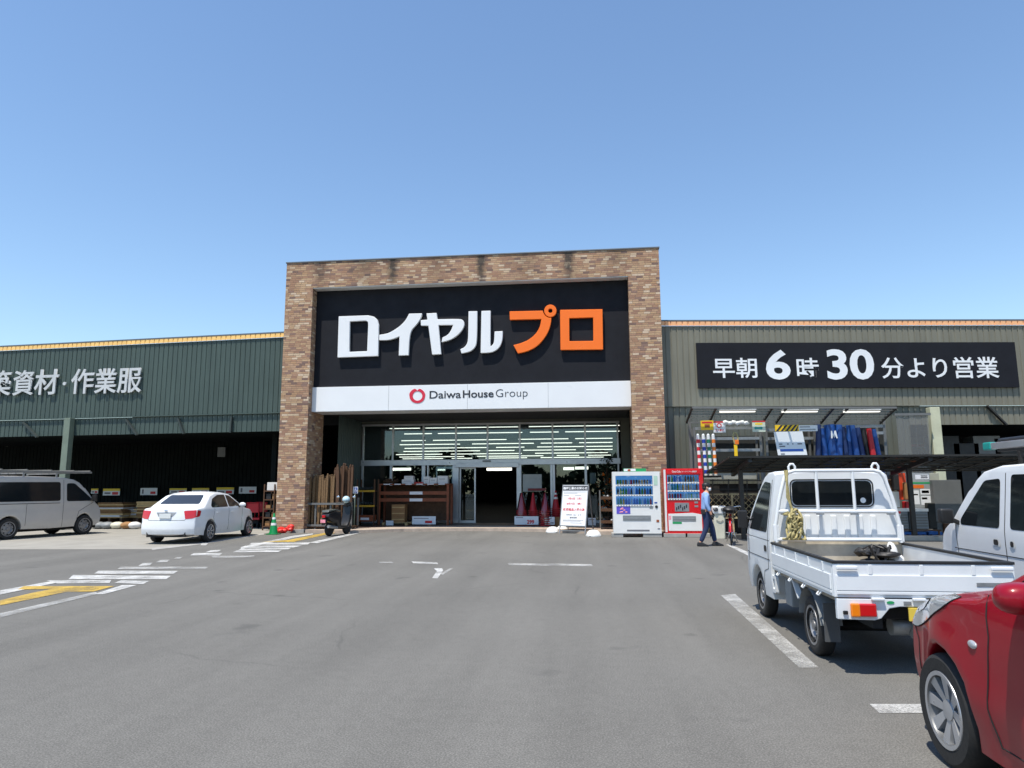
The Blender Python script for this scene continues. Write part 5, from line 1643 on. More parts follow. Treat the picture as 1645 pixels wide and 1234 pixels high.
for k in range(3):
    x0, x1 = sx(629), sx(650)
    t = thing('cardboard_box', ('bottom', 'middle', 'top')[k] + ' brown cardboard box of the pile under the display shelf', 'box', (x0, YSH + .05, .202 + k * .232))
    MB().box(0, x1 - x0, 0, .4, 0, .23).build('box', M['card'], t, bevel=.006)
    MB().box(0.01, x1 - x0 - .01, -.003, -.001, .10, .13).build('tape', M['wood_light'], t)
card('price_board', 'long white price board with red digits low under the display shelf', 'price board', 662, 829.5, 700, 842.5, YSH - .15, M['white_sign'], .03, lines=[(.06, .7, .22, .30, M['ink_grey']), (.55, .85, .55, .85, M['ink_red'])])
card('price_board', 'tiny white price card standing before the pallet', 'price board', 620, 836.5, 632, 844, YSH - .2, M['white_sign'], .02)
# narrow shelf unit with yellow edges
Y2 = 26.2
X0, X1 = at(572, 800, Y2).x, at(602, 800, Y2).x
nu = thing('storage_rack', 'narrow dark rack with two yellow edged shelves next to the display shelf', 'shelf', (X0, Y2, .1))
W_ = X1 - X0
for x in (0, W_ - .05):
    for y in (0, .5): MB().box(x, x + .05, y, y + .05, 0, at(590, 770, Y2).z - .1).build('post', M['wood_dark'], nu)
for py in (789, 813):
    z = at(590, py, Y2).z - .1
    s_ = MB().box(.052, W_ - .052, .02, .5, z - .02, z + .01).build('shelf', M['wood_dark'], nu)
    MB().box(.0, W_, -.025, -.002, z - .035, z + .035).build('shelf_edge', M['yellow_tape'], s_)
z = at(590, 838, Y2).z - .1
bi = MB().box(.04, W_ - .04, -.06, .4, z - .0, z + .24).build('bin', M['wood_orange'], nu, bevel=.01)
MB().box(.3 * W_, .75 * W_, -.066, -.061, z + .06, z + .15).build('price_card', M['white_sign'], bi)
random.seed(4)
for (zz0, k) in ((at(590, 789, Y2).z + .012, 7), (at(590, 813, Y2).z + .012, 6)):
    for i in range(k):
        b = MB().blob((X0 + .1 + (W_ - .2) * i / (k - 1), Y2 + .25, zz0 + .075), .05, .09, .075, sub=2, jit=.15)
        tag(b.build('seed_bag', mat('dark_bag', (.03, .035, .03), .7) if 'dark_bag' not in M else M['dark_bag'], smooth=60), 'small dark bag of goods standing on the narrow yellow edged rack', 'bag', 'bags on the narrow rack')

# ---- timber stakes in a steel rack
Y3 = 24.05
def rx(px, py=800, Y=Y3): return at(px, py, Y).x
rk = thing('timber_rack', 'grey steel rack holding bundles of brown stakes beside the brick pillar', 'rack', (rx(490), Y3, .1))
W_ = rx(566) - rx(490)
z1, z2 = at(500, 809.5, Y3).z - .1, at(500, 844, Y3).z - .1
for x in (.03, .40, .95, W_ - .03):
    MB().box(x - .03, x + .03, 0, .06, -.05, z1 + .03).build('post', M['steel_grey'], rk)
    MB().box(x - .03, x + .03, .7, .76, -.05, z1 + .2).build('post', M['steel_grey'], rk)
for z in (z1, z2): MB().box(0, W_, -.045, -.002, z - .035, z + .035).build('rail', M['steel_grey'], rk)
MB().box(0, W_, .0, .8, .06, .1).build('base_board', M['wood_dark'], rk)
random.seed(8)
st0 = None
for grp, n, pxa, pxb, pyt, wd, mm in (('pale weathered stakes in the rack', 32, 491, 536, 768, .07, 'wood_stake'), ('tall dark brown stakes in the rack', 16, 538, 564, 752, .075, 'wood_dark')):
    if mm == 'wood_stake': M[mm] = mat('speckled_stake', S(118, 92, 62), .8, 0, .45, 25, .2, 30)
    proto = None
    for i in range(n):
        px = pxa + (pxb - pxa) * (i + .5) / n
        y = Y3 + random.choice((.08, .2, .34, .48))
        top = at(px, pyt + random.uniform(-5, 5), y).z - .21
        X = at(px, 800, y).x
        lb = 'pale weathered timber stake standing in the steel rack' if mm == 'wood_stake' else 'tall dark brown stake at the scooter end of the steel rack'
        if proto is None:
            b = MB(); b.box(-wd / 2, wd / 2, -wd / 2, wd / 2, 0, 1.); b.lathe([(wd * .42, 1.001), (wd * .4, 1.03), (.002, 1.035)], 8)
            proto = b.build('timber_stake', M[mm])
            tag(proto, lb, 'stake', grp); o = proto
        else: o = proto.copy(); col.objects.link(o)
        o.location = (X, y, .205); o.scale = (1, 1, top); o.rotation_euler = (random.uniform(-.03, .0), random.uniform(-.025, .025), 0)
# disabled parking sign on a post
A = at(570, 787.5, 24.6)
dsn = thing('parking_sign', 'small blue and white disabled parking sign on a thin post', 'sign', (A.x, 24.6, .1))
MB().tube([(0, .02, 0), (0, .02, A.z - .1 + .12)], .025, 8).build('post', M['pillar_green'], dsn)
pn = MB().box(-.12, .12, -.012, .0, A.z - .22, A.z + .02).build('panel', M['white_sign'], dsn, bevel=.004)
b = MB(); b.box(-.01, .10, -.018, -.0125, A.z - .20, A.z - .0); b.build('symbol_field', M['print_blue'], pn)
b = MB(); b.tube([(.04, -.02, A.z - .05), (.04, -.02, A.z - .11), (.075, -.02, A.z - .11), (.085, -.02, A.z - .16)], .009, 6); b.tube([(.035 + .04 * math.cos(t / 10), -.02, A.z - .13 + .04 * math.sin(t / 10)) for t in range(20, 62, 4)], .007, 6); b.blob((.04, -.02, A.z - .03), .012, .006, .012, sub=1)
b.build('wheelchair_symbol', M['white_sign'], pn)
# ---- scooter
sc = thing('scooter', 'black motor scooter with small round mirrors parked in front of the timber rack', 'scooter', (*gp(540, 860)[:2], .0), R(-12))
K = M['black_plastic']; KP = car_paint('black_scooter_paint', (.016, .016, .017), .45, 0, .02)
for y in (-.42, .62):
    mx = Matrix.Translation((0, y, .22)) @ Matrix.Rotation(R(90), 4, 'Y')
    wo = MB().lathe([(.12, -.05), (.19, -.055), (.215, -.03), (.22, 0), (.215, .03), (.19, .055), (.12, .05)], 24, mx).build('wheel', M['rubber'], sc, smooth=40)
    MB().lathe([(.125, -.03), (.06, -.045), (.06, .045), (.125, .03)], 20, mx).build('rim', M['alloy'], wo, smooth=40)
b = MB()
prof = [(-.72, .62), (-.66, .74), (-.30, .80), (.02, .74), (.06, .55), (.08, .32), (.42, .30), (.52, .45), (.58, .75), (.60, .95), (.68, .95), (.72, .70), (.68, .50), (.55, .24), (.05, .22), (-.12, .28), (-.20, .42), (-.55, .48)]
b.prism(prof, YZ, -.15, .15)
b.build('body', KP, sc, bevel=.05, seg=3, smooth=40)
MB().prism([(-.70, .765), (-.28, .815), (.04, .76), (.02, .80), (-.25, .86), (-.66, .83)], YZ, -.13, .13).build('seat', M['seat_shine'] if 'seat_shine' in M else mat('shiny_seat', (.10, .11, .10), .25), sc, bevel=.03, seg=3, smooth=40)
b = MB(); b.tube([(0, .60, .90), (0, .56, 1.02)], .03, 8); b.tube([(-.32, .46, 1.04), (-.15, .55, 1.05), (.15, .55, 1.05), (.32, .46, 1.04)], .018, 8)
hb = b.build('handlebar', K, sc, smooth=50)
for s in (-1, 1):
    MB().tube([(s * .24, .52, 1.06), (s * .30, .54, 1.20)], .008, 6).build('mirror_stem', K, hb)
    MB().blob((s * .31, .53, 1.24), .06, .02, .045, sub=2).build('mirror', M['chrome'], hb, smooth=60)
MB().blob((0, .66, .98), .13, .10, .10, sub=3).build('headlight_cowl', KP, sc, smooth=60)
MB().tube([(.0, .62, .45), (.0, .62, .22)], .06, 8).build('fork', K, sc)
MB().box(-.05, .05, -.78, -.72, .60, .68).build('tail_light', M['tail_red'], sc, bevel=.01)
MB().box(-.09, .09, -.80, -.785, .44, .54).build('number_plate', M['print_pink'], sc, bevel=.004)
MB().prism([(-.78, .56), (-.62, .60), (-.60, .50), (-.78, .36)], YZ, -.06, .06).build('rear_mudguard', K, sc, bevel=.01)
MB().tube([(.14, -.70, .32), (.14, -.20, .26)], .05, 10).build('silencer', M['steel'], sc, smooth=50)
MB().tube([(-.1, .1, .25), (-.22, .02, .01)], .012, 6).build('kick_stand', K, sc)
hm = thing('helmet', 'pale blue white open helmet resting on the scooter handlebar', 'helmet', (sc.location.x + .12, sc.location.y + .52, 1.15))
b = MB().blob((0, 0, 0), .13, .15, .125, sub=3); b.build('shell', M['pale_helmet'] if 'pale_helmet' in M else mat('pale_blue_shell', (.5, .68, .75), .2, coat=.6), hm, smooth=60)
MB().tube([(.12 * math.cos(t * PI / 12), .138 * math.sin(t * PI / 12), -.045) for t in range(24)], .012, 6, closed=True).build('rim', K, hm)
# ------------------------------------------------------------------ materials yard on the right wing
def Xat(px, Y, py=780): return at(px, py, Y).x
def Zat(py, Y, px=1300): return at(px, py, Y).z
# glazed canopy frame under the fascia
n1, n2, f1, f2 = at(1112, 655, 22.3), at(1440, 655, 22.3), at(1100, 679, 23.6), at(1415, 680, 23.6)
f1.x, f2.x = n1.x - .02, n2.x
cn = thing('canopy', 'slender steel canopy frame with clear panels under the opening time sign', 'canopy', (n1.x, 22.3, 0))
inv = Vector((n1.x, 22.3, 0))
b = MB()
for k in range(7):
    t = k / 6
    b.bar(n1.lerp(f1, t) - inv, n2.lerp(f2, t) - inv, .03 if 0 < k < 6 else .06)
b.build('purlin', M['steel_grey'], cn)
for k, t in enumerate((0, .12, .40, .47, .70, .77, 1)):
    b = MB(); b.bar(n1.lerp(n2, t) - inv, f1.lerp(f2, t) - inv, .05, .07); b.build('rafter', M['steel_dark'], cn)
b = MB(); d = Vector((0, 0, .035)); b.face([n1 - inv + d, n2 - inv + d, f2 - inv + d, f1 - inv + d]); b.build('clear_panel', M['clear'], cn)
b = MB(); b.bar(f1 + Vector((.1, 0, 0)) - inv, Vector((f1.x + .1, 23.6, 0)) - inv, .08)
for px in (1226, 1317, 1428): b.bar(Vector((Xat(px, 23.6), 23.6, f1.z)) - inv, Vector((Xat(px, 23.6), 23.6, 0)) - inv, .08)
b.build('post', M['steel_grey'], cn)
for i, (a, c) in enumerate(((1156, 1213), (1256, 1313), (1355, 1413))):
    P_, Q_ = at(a, 660, 22.6), at(c, 660, 22.6)
    lb = ('canopy lamp tube above the hanging yellow card', 'canopy lamp tube above the leaning white panel', 'canopy lamp tube above the blue tarpaulin rolls')[i]
    t = thing('canopy_light', lb, 'light', (P_.x, 22.6, P_.z), 0, 'lamps under the canopy frame')
    MB().box(0, Q_.x - P_.x, -.06, .06, -.06, 0).build('diffuser', M['lamp'], t, bevel=.01)
    MB().box(-.02, Q_.x - P_.x + .02, -.08, .08, .001, .03).build('housing', M['white_plastic'], t)
# storage rack bays
M['rack_dark'] = mat('dark_rack_back', (.02, .022, .02), .8)
YR = 23.25
zr = Zat(684, YR)
rt = thing('storage_rack', 'tall grey steel rack with horizontal beams under the clear canopy', 'rack', (Xat(1118, YR), YR, 0))
x0 = rt.location.x
for px in (1119, 1226, 1236, 1314, 1322, 1428):
    for y in (0, .55): MB().box(Xat(px, YR) - x0 - .035, Xat(px, YR) - x0 + .035, y, y + .06, 0, zr).build('upright', M['steel_grey'], rt)
for a, c, ys in ((1119, 1226, (686, 703, 722)), (1236, 1314, (704, 690)), (1322, 1428, (686, 697))):
    for py in ys:
        MB().box(Xat(a, YR) - x0 + .036, Xat(c, YR) - x0 - .036, -.01, .03, Zat(py, YR) - .045, Zat(py, YR) + .045).build('beam', M['steel'], rt)
for a, c, ya, yb in ((1152, 1227, 699, 757), (1236, 1314, 694, 757), (1322, 1428, 686, 757)):
    MB().box(Xat(a, YR + .62) - x0, Xat(c, YR + .62) - x0, .62, .65, Zat(yb, YR + .62), Zat(ya, YR + .62)).build('back_panel', M['rack_dark'], rt)
# striped poles
stripe_cols = (('red', S(190, 30, 45)), ('blue', S(30, 60, 160)), ('green', S(20, 110, 80)), ('orange', S(225, 120, 30)))
pole_tops = []
for i, (nm, c) in enumerate(stripe_cols):
    px = (1126, 1135, 1143, 1151)[i]
    Y = 22.75
    z_ = Zat(764, Y, px); A = Vector((Xat(px, Y), Y, z_)); zt = Zat(699, Y, px) - z_
    t = thing('striped_pole', f'white pole with {nm} bands leaning in the row beside the red vending machine', 'pole', A, 0, 'striped poles beside the vending machine')
    MB().tube([(0, 0, 0), (-.03, .02, zt)], .052, 12).build('pole', M['white_plastic'], t, smooth=50)
    m = mat(nm + '_band', c, .4, 0, .05)
    for k in range(5):
        z = .06 + k * zt / 5.3
        MB().lathe([(.055, z), (.055, z + zt / 11)], 12, Matrix.Translation((-.03 * z / zt, .02 * z / zt, 0))).build('band', m, t, smooth=50)
    MB().blob((-.03, .02, zt), .047, .047, .05, sub=2).build('cap', M['white_plastic'], t, smooth=60)
tag(MB().box(Xat(1119, 22.75), Xat(1158, 22.75), 22.6, 23.24, Zat(764, 22.75, 1140) - .06, Zat(764, 22.75, 1140) - .002).build('shelf_board', M['steel_dark']), 'dark ledge carrying the row of striped poles', 'shelf')
# hanging cards
YC = 22.9
hc = [card('hanging_card', 'yellow notice card hanging from the canopy edge', 'notice', 1126, 675.5, 1146, 691, YC, M['yellow_plastic'], .01, lines=[(.1, .9, .12, .3, M['ink_red']), (.3, .7, .4, .75, M['brown'])]),
      card('hanging_card', 'white notice card with a red emblem hanging next to the yellow one', 'notice', 1146.5, 677, 1165, 695, YC, M['white_sign'], .01, lines=[(.0, 1, .0, .12, M['ink_red']), ('立入禁止', .14, .86, .66, .90, M['ink_red'], .02)]),
      card('hanging_card', 'pale green notice card with an arrow hanging above the rack', 'notice', 1209, 676, 1229, 694, YC, mat('pale_green_card', (.62, .68, .55), .5), .01, lines=[(.0, 1., .0, .12, M['ink_red']), (.22, .78, .2, .36, M['print_yellow'])])]
t = hc[1]
ww, hh = at(1165, 690, YC).x - at(1146.5, 690, YC).x, at(1150, 677, YC).z - at(1150, 695, YC).z
MB().ringprism(ellipse(ww / 2, hh * .62, ww * .22, hh * .22, 20), ellipse(ww / 2, hh * .62, ww * .14, hh * .14, 20), XZ, -.005, -.001).build('emblem', M['ink_red'], t)
t = hc[2]
MB().prism([(ww * .12, hh * .34), (ww * .32, hh * .5), (ww * .32, hh * .42), (ww * .72, hh * .42), (ww * .72, hh * .5), (ww * .92, hh * .34), (ww * .72, hh * .18), (ww * .72, hh * .26), (ww * .32, hh * .26), (ww * .32, hh * .18)], XZ, -.005, -.001).build('arrow', M['teal'], t)
b = MB()
for k in range(6): b.blob((Xat(1171 + k * 6.5, YC), YC, Zat(677 + 1.5 * (k % 2), YC)), .10, .05, .07, sub=2, jit=.2)
tag(b.build('plastic_sheet', M['white_plastic'], smooth=60), 'crumpled white plastic sheet tied along the canopy edge', 'plastic sheet')
b = MB()
px0 = Vector((Xat(1185, 22.6), 22.6, 0))
z0, z1, zb = Zat(695, 22.6, 1185), Zat(713, 22.6, 1185), Zat(733, 22.6, 1185)
lp = thing('hanging_strap', 'beige looped strap with a yellow tail hanging in front of the rack', 'strap', px0)
MB().tube([(-.02, 0, z1), (-.07, 0, (z0 + z1) / 2 + .05), (-.03, 0, z0), (.04, 0, z0 - .01), (.09, 0, (z0 + z1) / 2), (.03, 0, z1 - .05)], .028, 8).build('loop', M['rope'], lp, smooth=60)
MB().box(-.05, .05, -.02, .02, zb, z1 - .03).build('tail', M['yellow_plastic'], lp, bevel=.01)
MB().box(-.02, .1, -.03, .01, z1 - .02, z1 + .12).build('tag', M['orange_plastic'], lp, bevel=.01)
# leaning white panel with a blue bar
YWp = 22.7
P0_ = [at(1243, 694, YWp), at(1289, 693, YWp), at(1297, 731, YWp), at(1250, 731.5, YWp)]
wp = thing('white_panel', 'white panel with a thick blue bar leaning under the hazard striped board', 'panel', P0_[3])
b = MB(); b.prism([(p.x - P0_[3].x, p.z - P0_[3].z) for p in P0_], XZ, 0, .03); bo = b.build('board', M['white_sign'], wp, bevel=.004)
def onp(fx, fy):
    a = P0_[0].lerp(P0_[1], fx); c = P0_[3].lerp(P0_[2], fx); q = a.lerp(c, fy)
    return (q.x - P0_[3].x, q.z - P0_[3].z)
def strip(fx0, fx1, fy0, fy1, m): MB().prism([onp(fx0, fy0), onp(fx1, fy0), onp(fx1, fy1), onp(fx0, fy1)], XZ, -.005, -.001).build('print', m, bo)
strip(.1, .9, .74, .84, M['print_blue'])
for fx0, fx1, fy in ((.1, .22, .5), (.38, .44, .5), (.56, .6, .5), (.74, .9, .5), (.1, .3, .60), (.1, .24, .92)): strip(fx0, fx1, fy, fy + .05, M['ink_grey'])
tag(bo, None, None)
hz = card('hazard_board', 'yellow and black hazard striped board at the top of the rack', 'board', 1245.5, 682.5, 1283, 693, 22.8, M['yellow_plastic'], .03)
A, B = at(1245.5, 693, 22.8), at(1283, 682.5, 22.8)
w0, h0 = B.x - A.x, B.z - A.z
b = MB()
for k in range(5):
    x = w0 * (.02 + k * .2)
    pts = [(max(0.002, x), .002), (min(x + w0 * .1, w0), .002), (min(x + w0 * .1 + h0 * .8, w0 - .002), h0 - .002), (min(x + h0 * .8, w0 - .003), h0 - .002)]
    b.prism(pts, XZ, -.005, -.001)
b.build('stripe', M['ink'], hz)
card('label_board', 'long white label board right after the hazard stripes', 'board', 1283.5, 683, 1313, 693, 22.8, M['white_sign'], .03, lines=[(.05, .6, .2, .35, M['ink_grey']), (.05, .9, .6, .8, M['steel'])])
# blue sheet rolls leaning in the last bay
random.seed(31)
spec = [(1320, 'navy_tarp', .08), (1328, 'blue_tarp', .10), (1342, 'blue_tarp', .19), (1354, 'blue_tarp', .10), (1363, 'navy_tarp', .08), (1371, 'blue_tarp', .11), (1379, 'blue_tarp', .09), (1388, 'navy_tarp', .10), (1397, 'black_plastic', .09), (1406, 'cone_red', .08), (1414, 'blue_tarp', .09)]
words_ = ('first', 'second', 'third', 'fourth', 'fifth', 'sixth', 'seventh', 'eighth', 'ninth', 'tenth', 'last')
for i, (px, m, r) in enumerate(spec):
    Y = 22.95 + .08 * (i % 3)
    X = Xat(px, Y); zt = Zat(682 + random.uniform(0, 8), Y, px); zb = 1.2
    ln = (-.16, .12, .1, -.14, .1, -.1, .14, .16, .2, .12, .16)[i]
    kind = {'navy_tarp': 'dark blue', 'blue_tarp': 'bright blue', 'black_plastic': 'black', 'red_plastic': 'red', 'cone_red': 'red'}[m]
    o = MB().tube([(X + ln, Y, zb), (X + ln * .3, Y + .02, (zb + zt) / 2), (X - ln * .3, Y + .05, zt)], [r, r * 1.05, r * .9], 12).build('sheet_roll', M[m], smooth=50)
    for v in o.data.vertices: v.co += Vector((random.uniform(-.012, .012), random.uniform(-.012, .012), 0))
    tag(o, f'{kind} rolled sheet, the {words_[i]} from the hazard stripes in the leaning row', 'roll', 'rolled sheets leaning in the rack')
    if i == 2:
        b = MB()
        for z in (zt - .45, ): b.prism([(X - .1, z), (X - .06, z), (X - .04, z + .12), (X, z), (X + .02, z + .12), (X + .06, z), (X + .1, z), (X + .06, z + .24), (X + .01, z + .24), (X - .01, z + .1), (X - .05, z + .24), (X - .09, z + .24)], XZ, Y - r - .035, Y - r - .03)
        b.build('print', M['white_sign'], o)

rt2 = MB(); rt2.box(Xat(1318, YR), Xat(1428, YR), 22.7, 23.6, 1.14, 1.19); tag(rt2.build('shelf_board', M['wood']), 'timber shelf board carrying the leaning rolled sheets', 'shelf')
# translucent strip curtain and red lamp in the right bay
cu = thing('strip_curtain', 'hazy translucent plastic strip curtain beside the cream column', 'curtain', at(1445, 735, 24.6))
zc = at(1445, 668, 24.6).z - cu.location.z
m = NT('milky_plastic'); m.p.inputs['Base Color'].default_value = (.20, .205, .20, 1); m.p.inputs['Roughness'].default_value = .4
tr_ = m.n('ShaderNodeBsdfTransparent'); mx_ = m.n('ShaderNodeMixShader', i_0=.38); m.l(tr_.outputs[0], mx_.inputs[1]); m.l(m.p.outputs[0], mx_.inputs[2]); m.l(mx_.outputs[0], m.out.inputs[0])
for k in range(5): MB().box(k * .2, k * .2 + .215, .01 * (k % 2), .01 * (k % 2) + .004, -2.2, zc).build('strip', m.m, cu)
MB().box(-.05, 1.1, -.03, .05, zc, zc + .08).build('rail', M['steel_grey'], cu)
# ---- cycle shelter with dark roof sheets
NA, FA = at(1172, 733, 20.), at(1135, 757, 22.6)
XA, XBk = NA.x, 13.2
cs_ = thing('cycle_shelter', 'low shelter with a dark see-through roof on black posts behind the small truck', 'shelter', (XA, 20, 0))
zn, zf = NA.z, FA.z
L = XBk - XA
DX = FA.x - NA.x
b = MB(); b.face([(0, 0, zn), (L, 0, zn), (L, 2.6, zf), (DX, 2.6, zf)]); b.build('roof_sheet', M['poly'], cs_)
b = MB()
for k in range(6):
    t = k / 5
    b.bar((DX * t, 2.6 * t, zn + (zf - zn) * t - .03), (L, 2.6 * t, zn + (zf - zn) * t - .03), .045 if 0 < k < 5 else .09, .05)
b.build('purlin', M['steel_dark'], cs_)
for k in range(14):
    x = min(L, k * .72)
    b = MB(); b.bar((x, 0, zn - .035), (x + DX * (1 - x / L), 2.6, zf - .035), .03, .04); b.build('rafter', M['steel_dark'], cs_)
for px in (1190.5, 1462, 1740):
    X = Xat(px, 21.4) - XA
    if X > L: X = L - .3
    zp = zn + (zf - zn) * 1.4 / 2.6 - .1
    b = MB(); b.box(X - .06, X + .06, 1.34, 1.46, 0, zp); p_ = b.build('post', M['steel_dark'], cs_, bevel=.006)
    b = MB(); b.bar((X, .05, zn - .11), (X, 2.55, zf - .11), .10, .12); b.build('arm', M['steel_dark'], p_)
# ---- trellis fence
YT = 23.75
A, B = at(1137, 832, YT), at(1216, 794, YT)
tf = thing('trellis_fence', 'beige diagonal trellis fence behind the walking person and the bicycle', 'fence', (A.x, YT, 0))
W_, zb, zt = B.x - A.x, A.z, B.z
b = MB()
h = zt - zb
def clip(x0, z0, x1, z1):
    """clip a diagonal to the panel"""
    pts = []
    for t in [k / 60 for k in range(61)]:
        x, z = x0 + (x1 - x0) * t, z0 + (z1 - z0) * t
        if -.001 <= x <= W_ + .001: pts.append((x, z))
    return (pts[0], pts[-1]) if len(pts) > 1 else None
k = -h
while k < W_:
    for s in (0, 1):
        c = clip(k, zb if s else zt, k + h, zt if s else zb)
        if c and abs(c[0][0] - c[1][0]) > .05: b.bar((c[0][0], .01 + .012 * s, c[0][1]), (c[1][0], .01 + .012 * s, c[1][1]), .05, .01)
    k += .19
b.build('lattice', M['lattice'], tf)
for x in (0, W_ * .5, W_): MB().box(x - .03, x + .03, -.02, .04, 0, zt + .03).build('post', M['lattice'], tf)
for z in (zb, zt): MB().box(0.031, W_ - .031, -.015, .0, z - .025, z + .025).build('rail', M['lattice'], tf)
tag(MB().box(Xat(1134, 24.1), Xat(1232, 24.1), 24.1, 24.14, 0, 1.62).build('backdrop', mat('dark_brown_backdrop', (.022, .018, .015), .8), bevel=.01), 'dark brown screen standing in for the shade behind the beige trellis fence', 'backdrop')  # dark sheet added to stand in for the shade under the canopy
# ---- pale awning board behind the shelter, dark rails
card('awning_board', 'long dusty cream board under the shelter behind the bicycle', 'board', 1131, 760, 1215, 770, 23.75, mat('dusty_cream_board', (.34, .33, .28), .7), .04)
b = MB()
for py in (772, 786): b.bar(at(1140, py, 23.7), at(1250, py, 23.7), .035)
for px in (1145, 1170, 1200): b.bar(at(px, 770, 23.7), at(px, 800, 23.7), .03)
tag(b.build('wire_rack', M['steel_dark']), 'dark thin rail rack above the trellis fence', 'rack')
# ---- recycling bin
p = gp(1158, 866)
rb = thing('litter_bin', 'pale recycling bin with two round holes between the person and the bicycle', 'bin', (p.x, p.y + .2, 0))
ww = (Xat(1168, p.y) - Xat(1147, p.y))
b = MB(); b.prism(rrect(-ww * .46, ww * .46, -.18, .18, .06), XY, 0, .72)
for v in b.bm.verts:
    if v.co.z < .1: v.co.x *= .86; v.co.y *= .9
b.build('body', M['cream_plastic'], rb, bevel=.012)
lid = MB().prism([(-.2, .0), (.2, .0), (.2, .06), (-.02, .24), (-.2, .24)], lambda u, v, d: Vector((d, u, .723 + v)), -ww / 2, ww / 2).build('lid', M['white_plastic'], rb, bevel=.04, seg=3, smooth=40)
for x in (-.115, .115): MB().lathe([(.075, 0), (.06, .012), (.001, .012)], 20, Matrix.Translation((x, -.21, .87)) @ Matrix.Rotation(R(62), 4, 'X')).build('hole', M['ink'], lid)
MB().tube([(-.1 + .02 * k, -.19 - .0, .55 - .05 * math.sin(PI * k / 10)) for k in range(11)], .008, 6).build('smile_mark', M['ink_grey'], rb)
# ---- red bicycle, seen from the front
p = gp(1181, 876)
by = thing('bicycle', 'red bicycle with a dark front basket under the black shelter', 'bicycle', (p.x, p.y + .45, 0), R(168))
for y in (-.52, .54):
    mx = Matrix.Translation((0, y, .33)) @ Matrix.Rotation(R(90), 4, 'Y')
    b = MB(); b.tube([mx @ Vector((.32 * math.cos(2 * PI * k / 32), .32 * math.sin(2 * PI * k / 32), 0)) for k in range(32)], .018, 8, closed=True); wo = b.build('wheel', M['rubber'], by, smooth=60)
    b = MB(); b.tube([mx @ Vector((.295 * math.cos(2 * PI * k / 32), .295 * math.sin(2 * PI * k / 32), 0)) for k in range(32)], .011, 6, closed=True)
    for k in range(14):
        a = 2 * PI * k / 14
        b.tube([mx @ Vector((0, 0, .02 * (-1) ** k)), mx @ Vector((.29 * math.cos(a), .29 * math.sin(a), 0))], .0022, 4)
    b.tube([mx @ Vector((0, 0, -.05)), mx @ Vector((0, 0, .05))], .02, 8)
    b.build('rim', M['chrome'], wo, smooth=60)
    b = MB()
    b.tube([mx @ Vector((.355 * math.cos(a), .355 * math.sin(a), 0)) for a in [R(95 + k * 11) for k in range(14)]], .022, 6)
    b.build('mudguard', M['red_enamel'], by, smooth=60)
b = MB()
for pts in ([(0, .44, .86), (0, .48, .70), (0, .10, .30), (0, -.16, .33), (0, -.22, .80)], [(0, .47, .76), (0, -.18, .62)], [(0, -.18, .62), (0, -.52, .33)], [(0, -.14, .30), (0, -.52, .33)]): b.tube(pts, .022, 8)
for s in (-1, 1): b.tube([(s * .03, .47, .72), (s * .045, .52, .5), (s * .05, .54, .33)], .014, 6)
b.build('frame', M['red_enamel'], by, smooth=60)
b = MB(); b.tube([(-.29, .28, 1.0), (-.25, .40, 1.02), (0, .44, .98), (.25, .40, 1.02), (.29, .28, 1.0)], .013, 8); b.tube([(0, .44, .86), (0, .43, .99)], .015, 8); b.build('handlebar', M['chrome'], by, smooth=60)
MB().blob((0, -.25, .84), .09, .14, .04, sub=2).build('saddle', M['black_plastic'], by, smooth=60)
b = MB()
for z, k in ((.74, .8), (.84, .9), (.96, 1.)): b.tube([(-.17 * k, .50, z), (.17 * k, .50, z), (.17 * k, .78, z), (-.17 * k, .78, z)], .008, 5, closed=True)
for x in (-.17, -.1, -.03, .04, .11, .17):
    for y in (.50, .78): b.tube([(x * .8, y, .74), (x, y, .96)], .005, 4)
for y in (.57, .64, .71):
    for x in (-.17, .17): b.tube([(x * .8, y, .74), (x, y, .96)], .005, 4)
b.box(-.14, .14, .52, .76, .73, .735)
b.build('basket', M['black_plastic'], by)
MB().blob((.0, .64, .93), .19, .17, .09, sub=2, jit=.15).build('basket_cover', M['black_plastic'], by, smooth=60)
MB().blob((0, .60, .60), .05, .05, .05, sub=2).build('headlamp', M['lens'], by, smooth=60)
MB().tube([(-.14, -.1, .28), (.14, .06, .3)], .012, 6).build('pedal_crank', M['steel'], by)
b = MB(); b.tube([(.03, -.5, .33), (.14, -.58, .02)], .012, 6); b.tube([(-.03, -.5, .33), (-.14, -.58, .02)], .012, 6); b.build('stand', M['chrome'], by)
# ---- goods behind the truck
def slab(name, label, cat, px0, py0, px1, py1, Y, m, d=.4, group=None, bevel=.01):
    A, B = at(px0, py1, Y), at(px1, py0, Y)
    return tag(MB().box(A.x, B.x, Y, Y + d, max(0, A.z), B.z).build(name, m, bevel=bevel), label, cat, group)
slab('carton', 'white carton standing beside the red post behind the truck cab', 'box', 1428, 790, 1444, 815, 22.6, M['white_box'])
slab('red_post', 'bright orange red upright beam behind the truck guard frame', 'post', 1445, 760, 1454, 803, 23.2, M['orange_red'] if 'orange_red' in M else mat('orange_red_paint', S(214, 70, 30), .45), .12)
random.seed(52)
clut = (('dark brown box', 1428, 1436, 770, 790, 'wood_dark'), ('black tool case', 1437, 1444, 762, 788, 'black_plastic'), ('brown carton', 1455, 1462, 775, 803, 'card'), ('dark green drum', 1494, 1503, 808, 850, 'rack_dark'), ('grey bucket', 1506, 1516, 838, 856, 'steel_grey'), ('brown crate', 1518, 1532, 840, 858, 'wood_dark'), ('black reel', 1534, 1546, 836, 858, 'black_plastic'), ('dull red can', 1456, 1461, 806, 820, 'cone_red'))
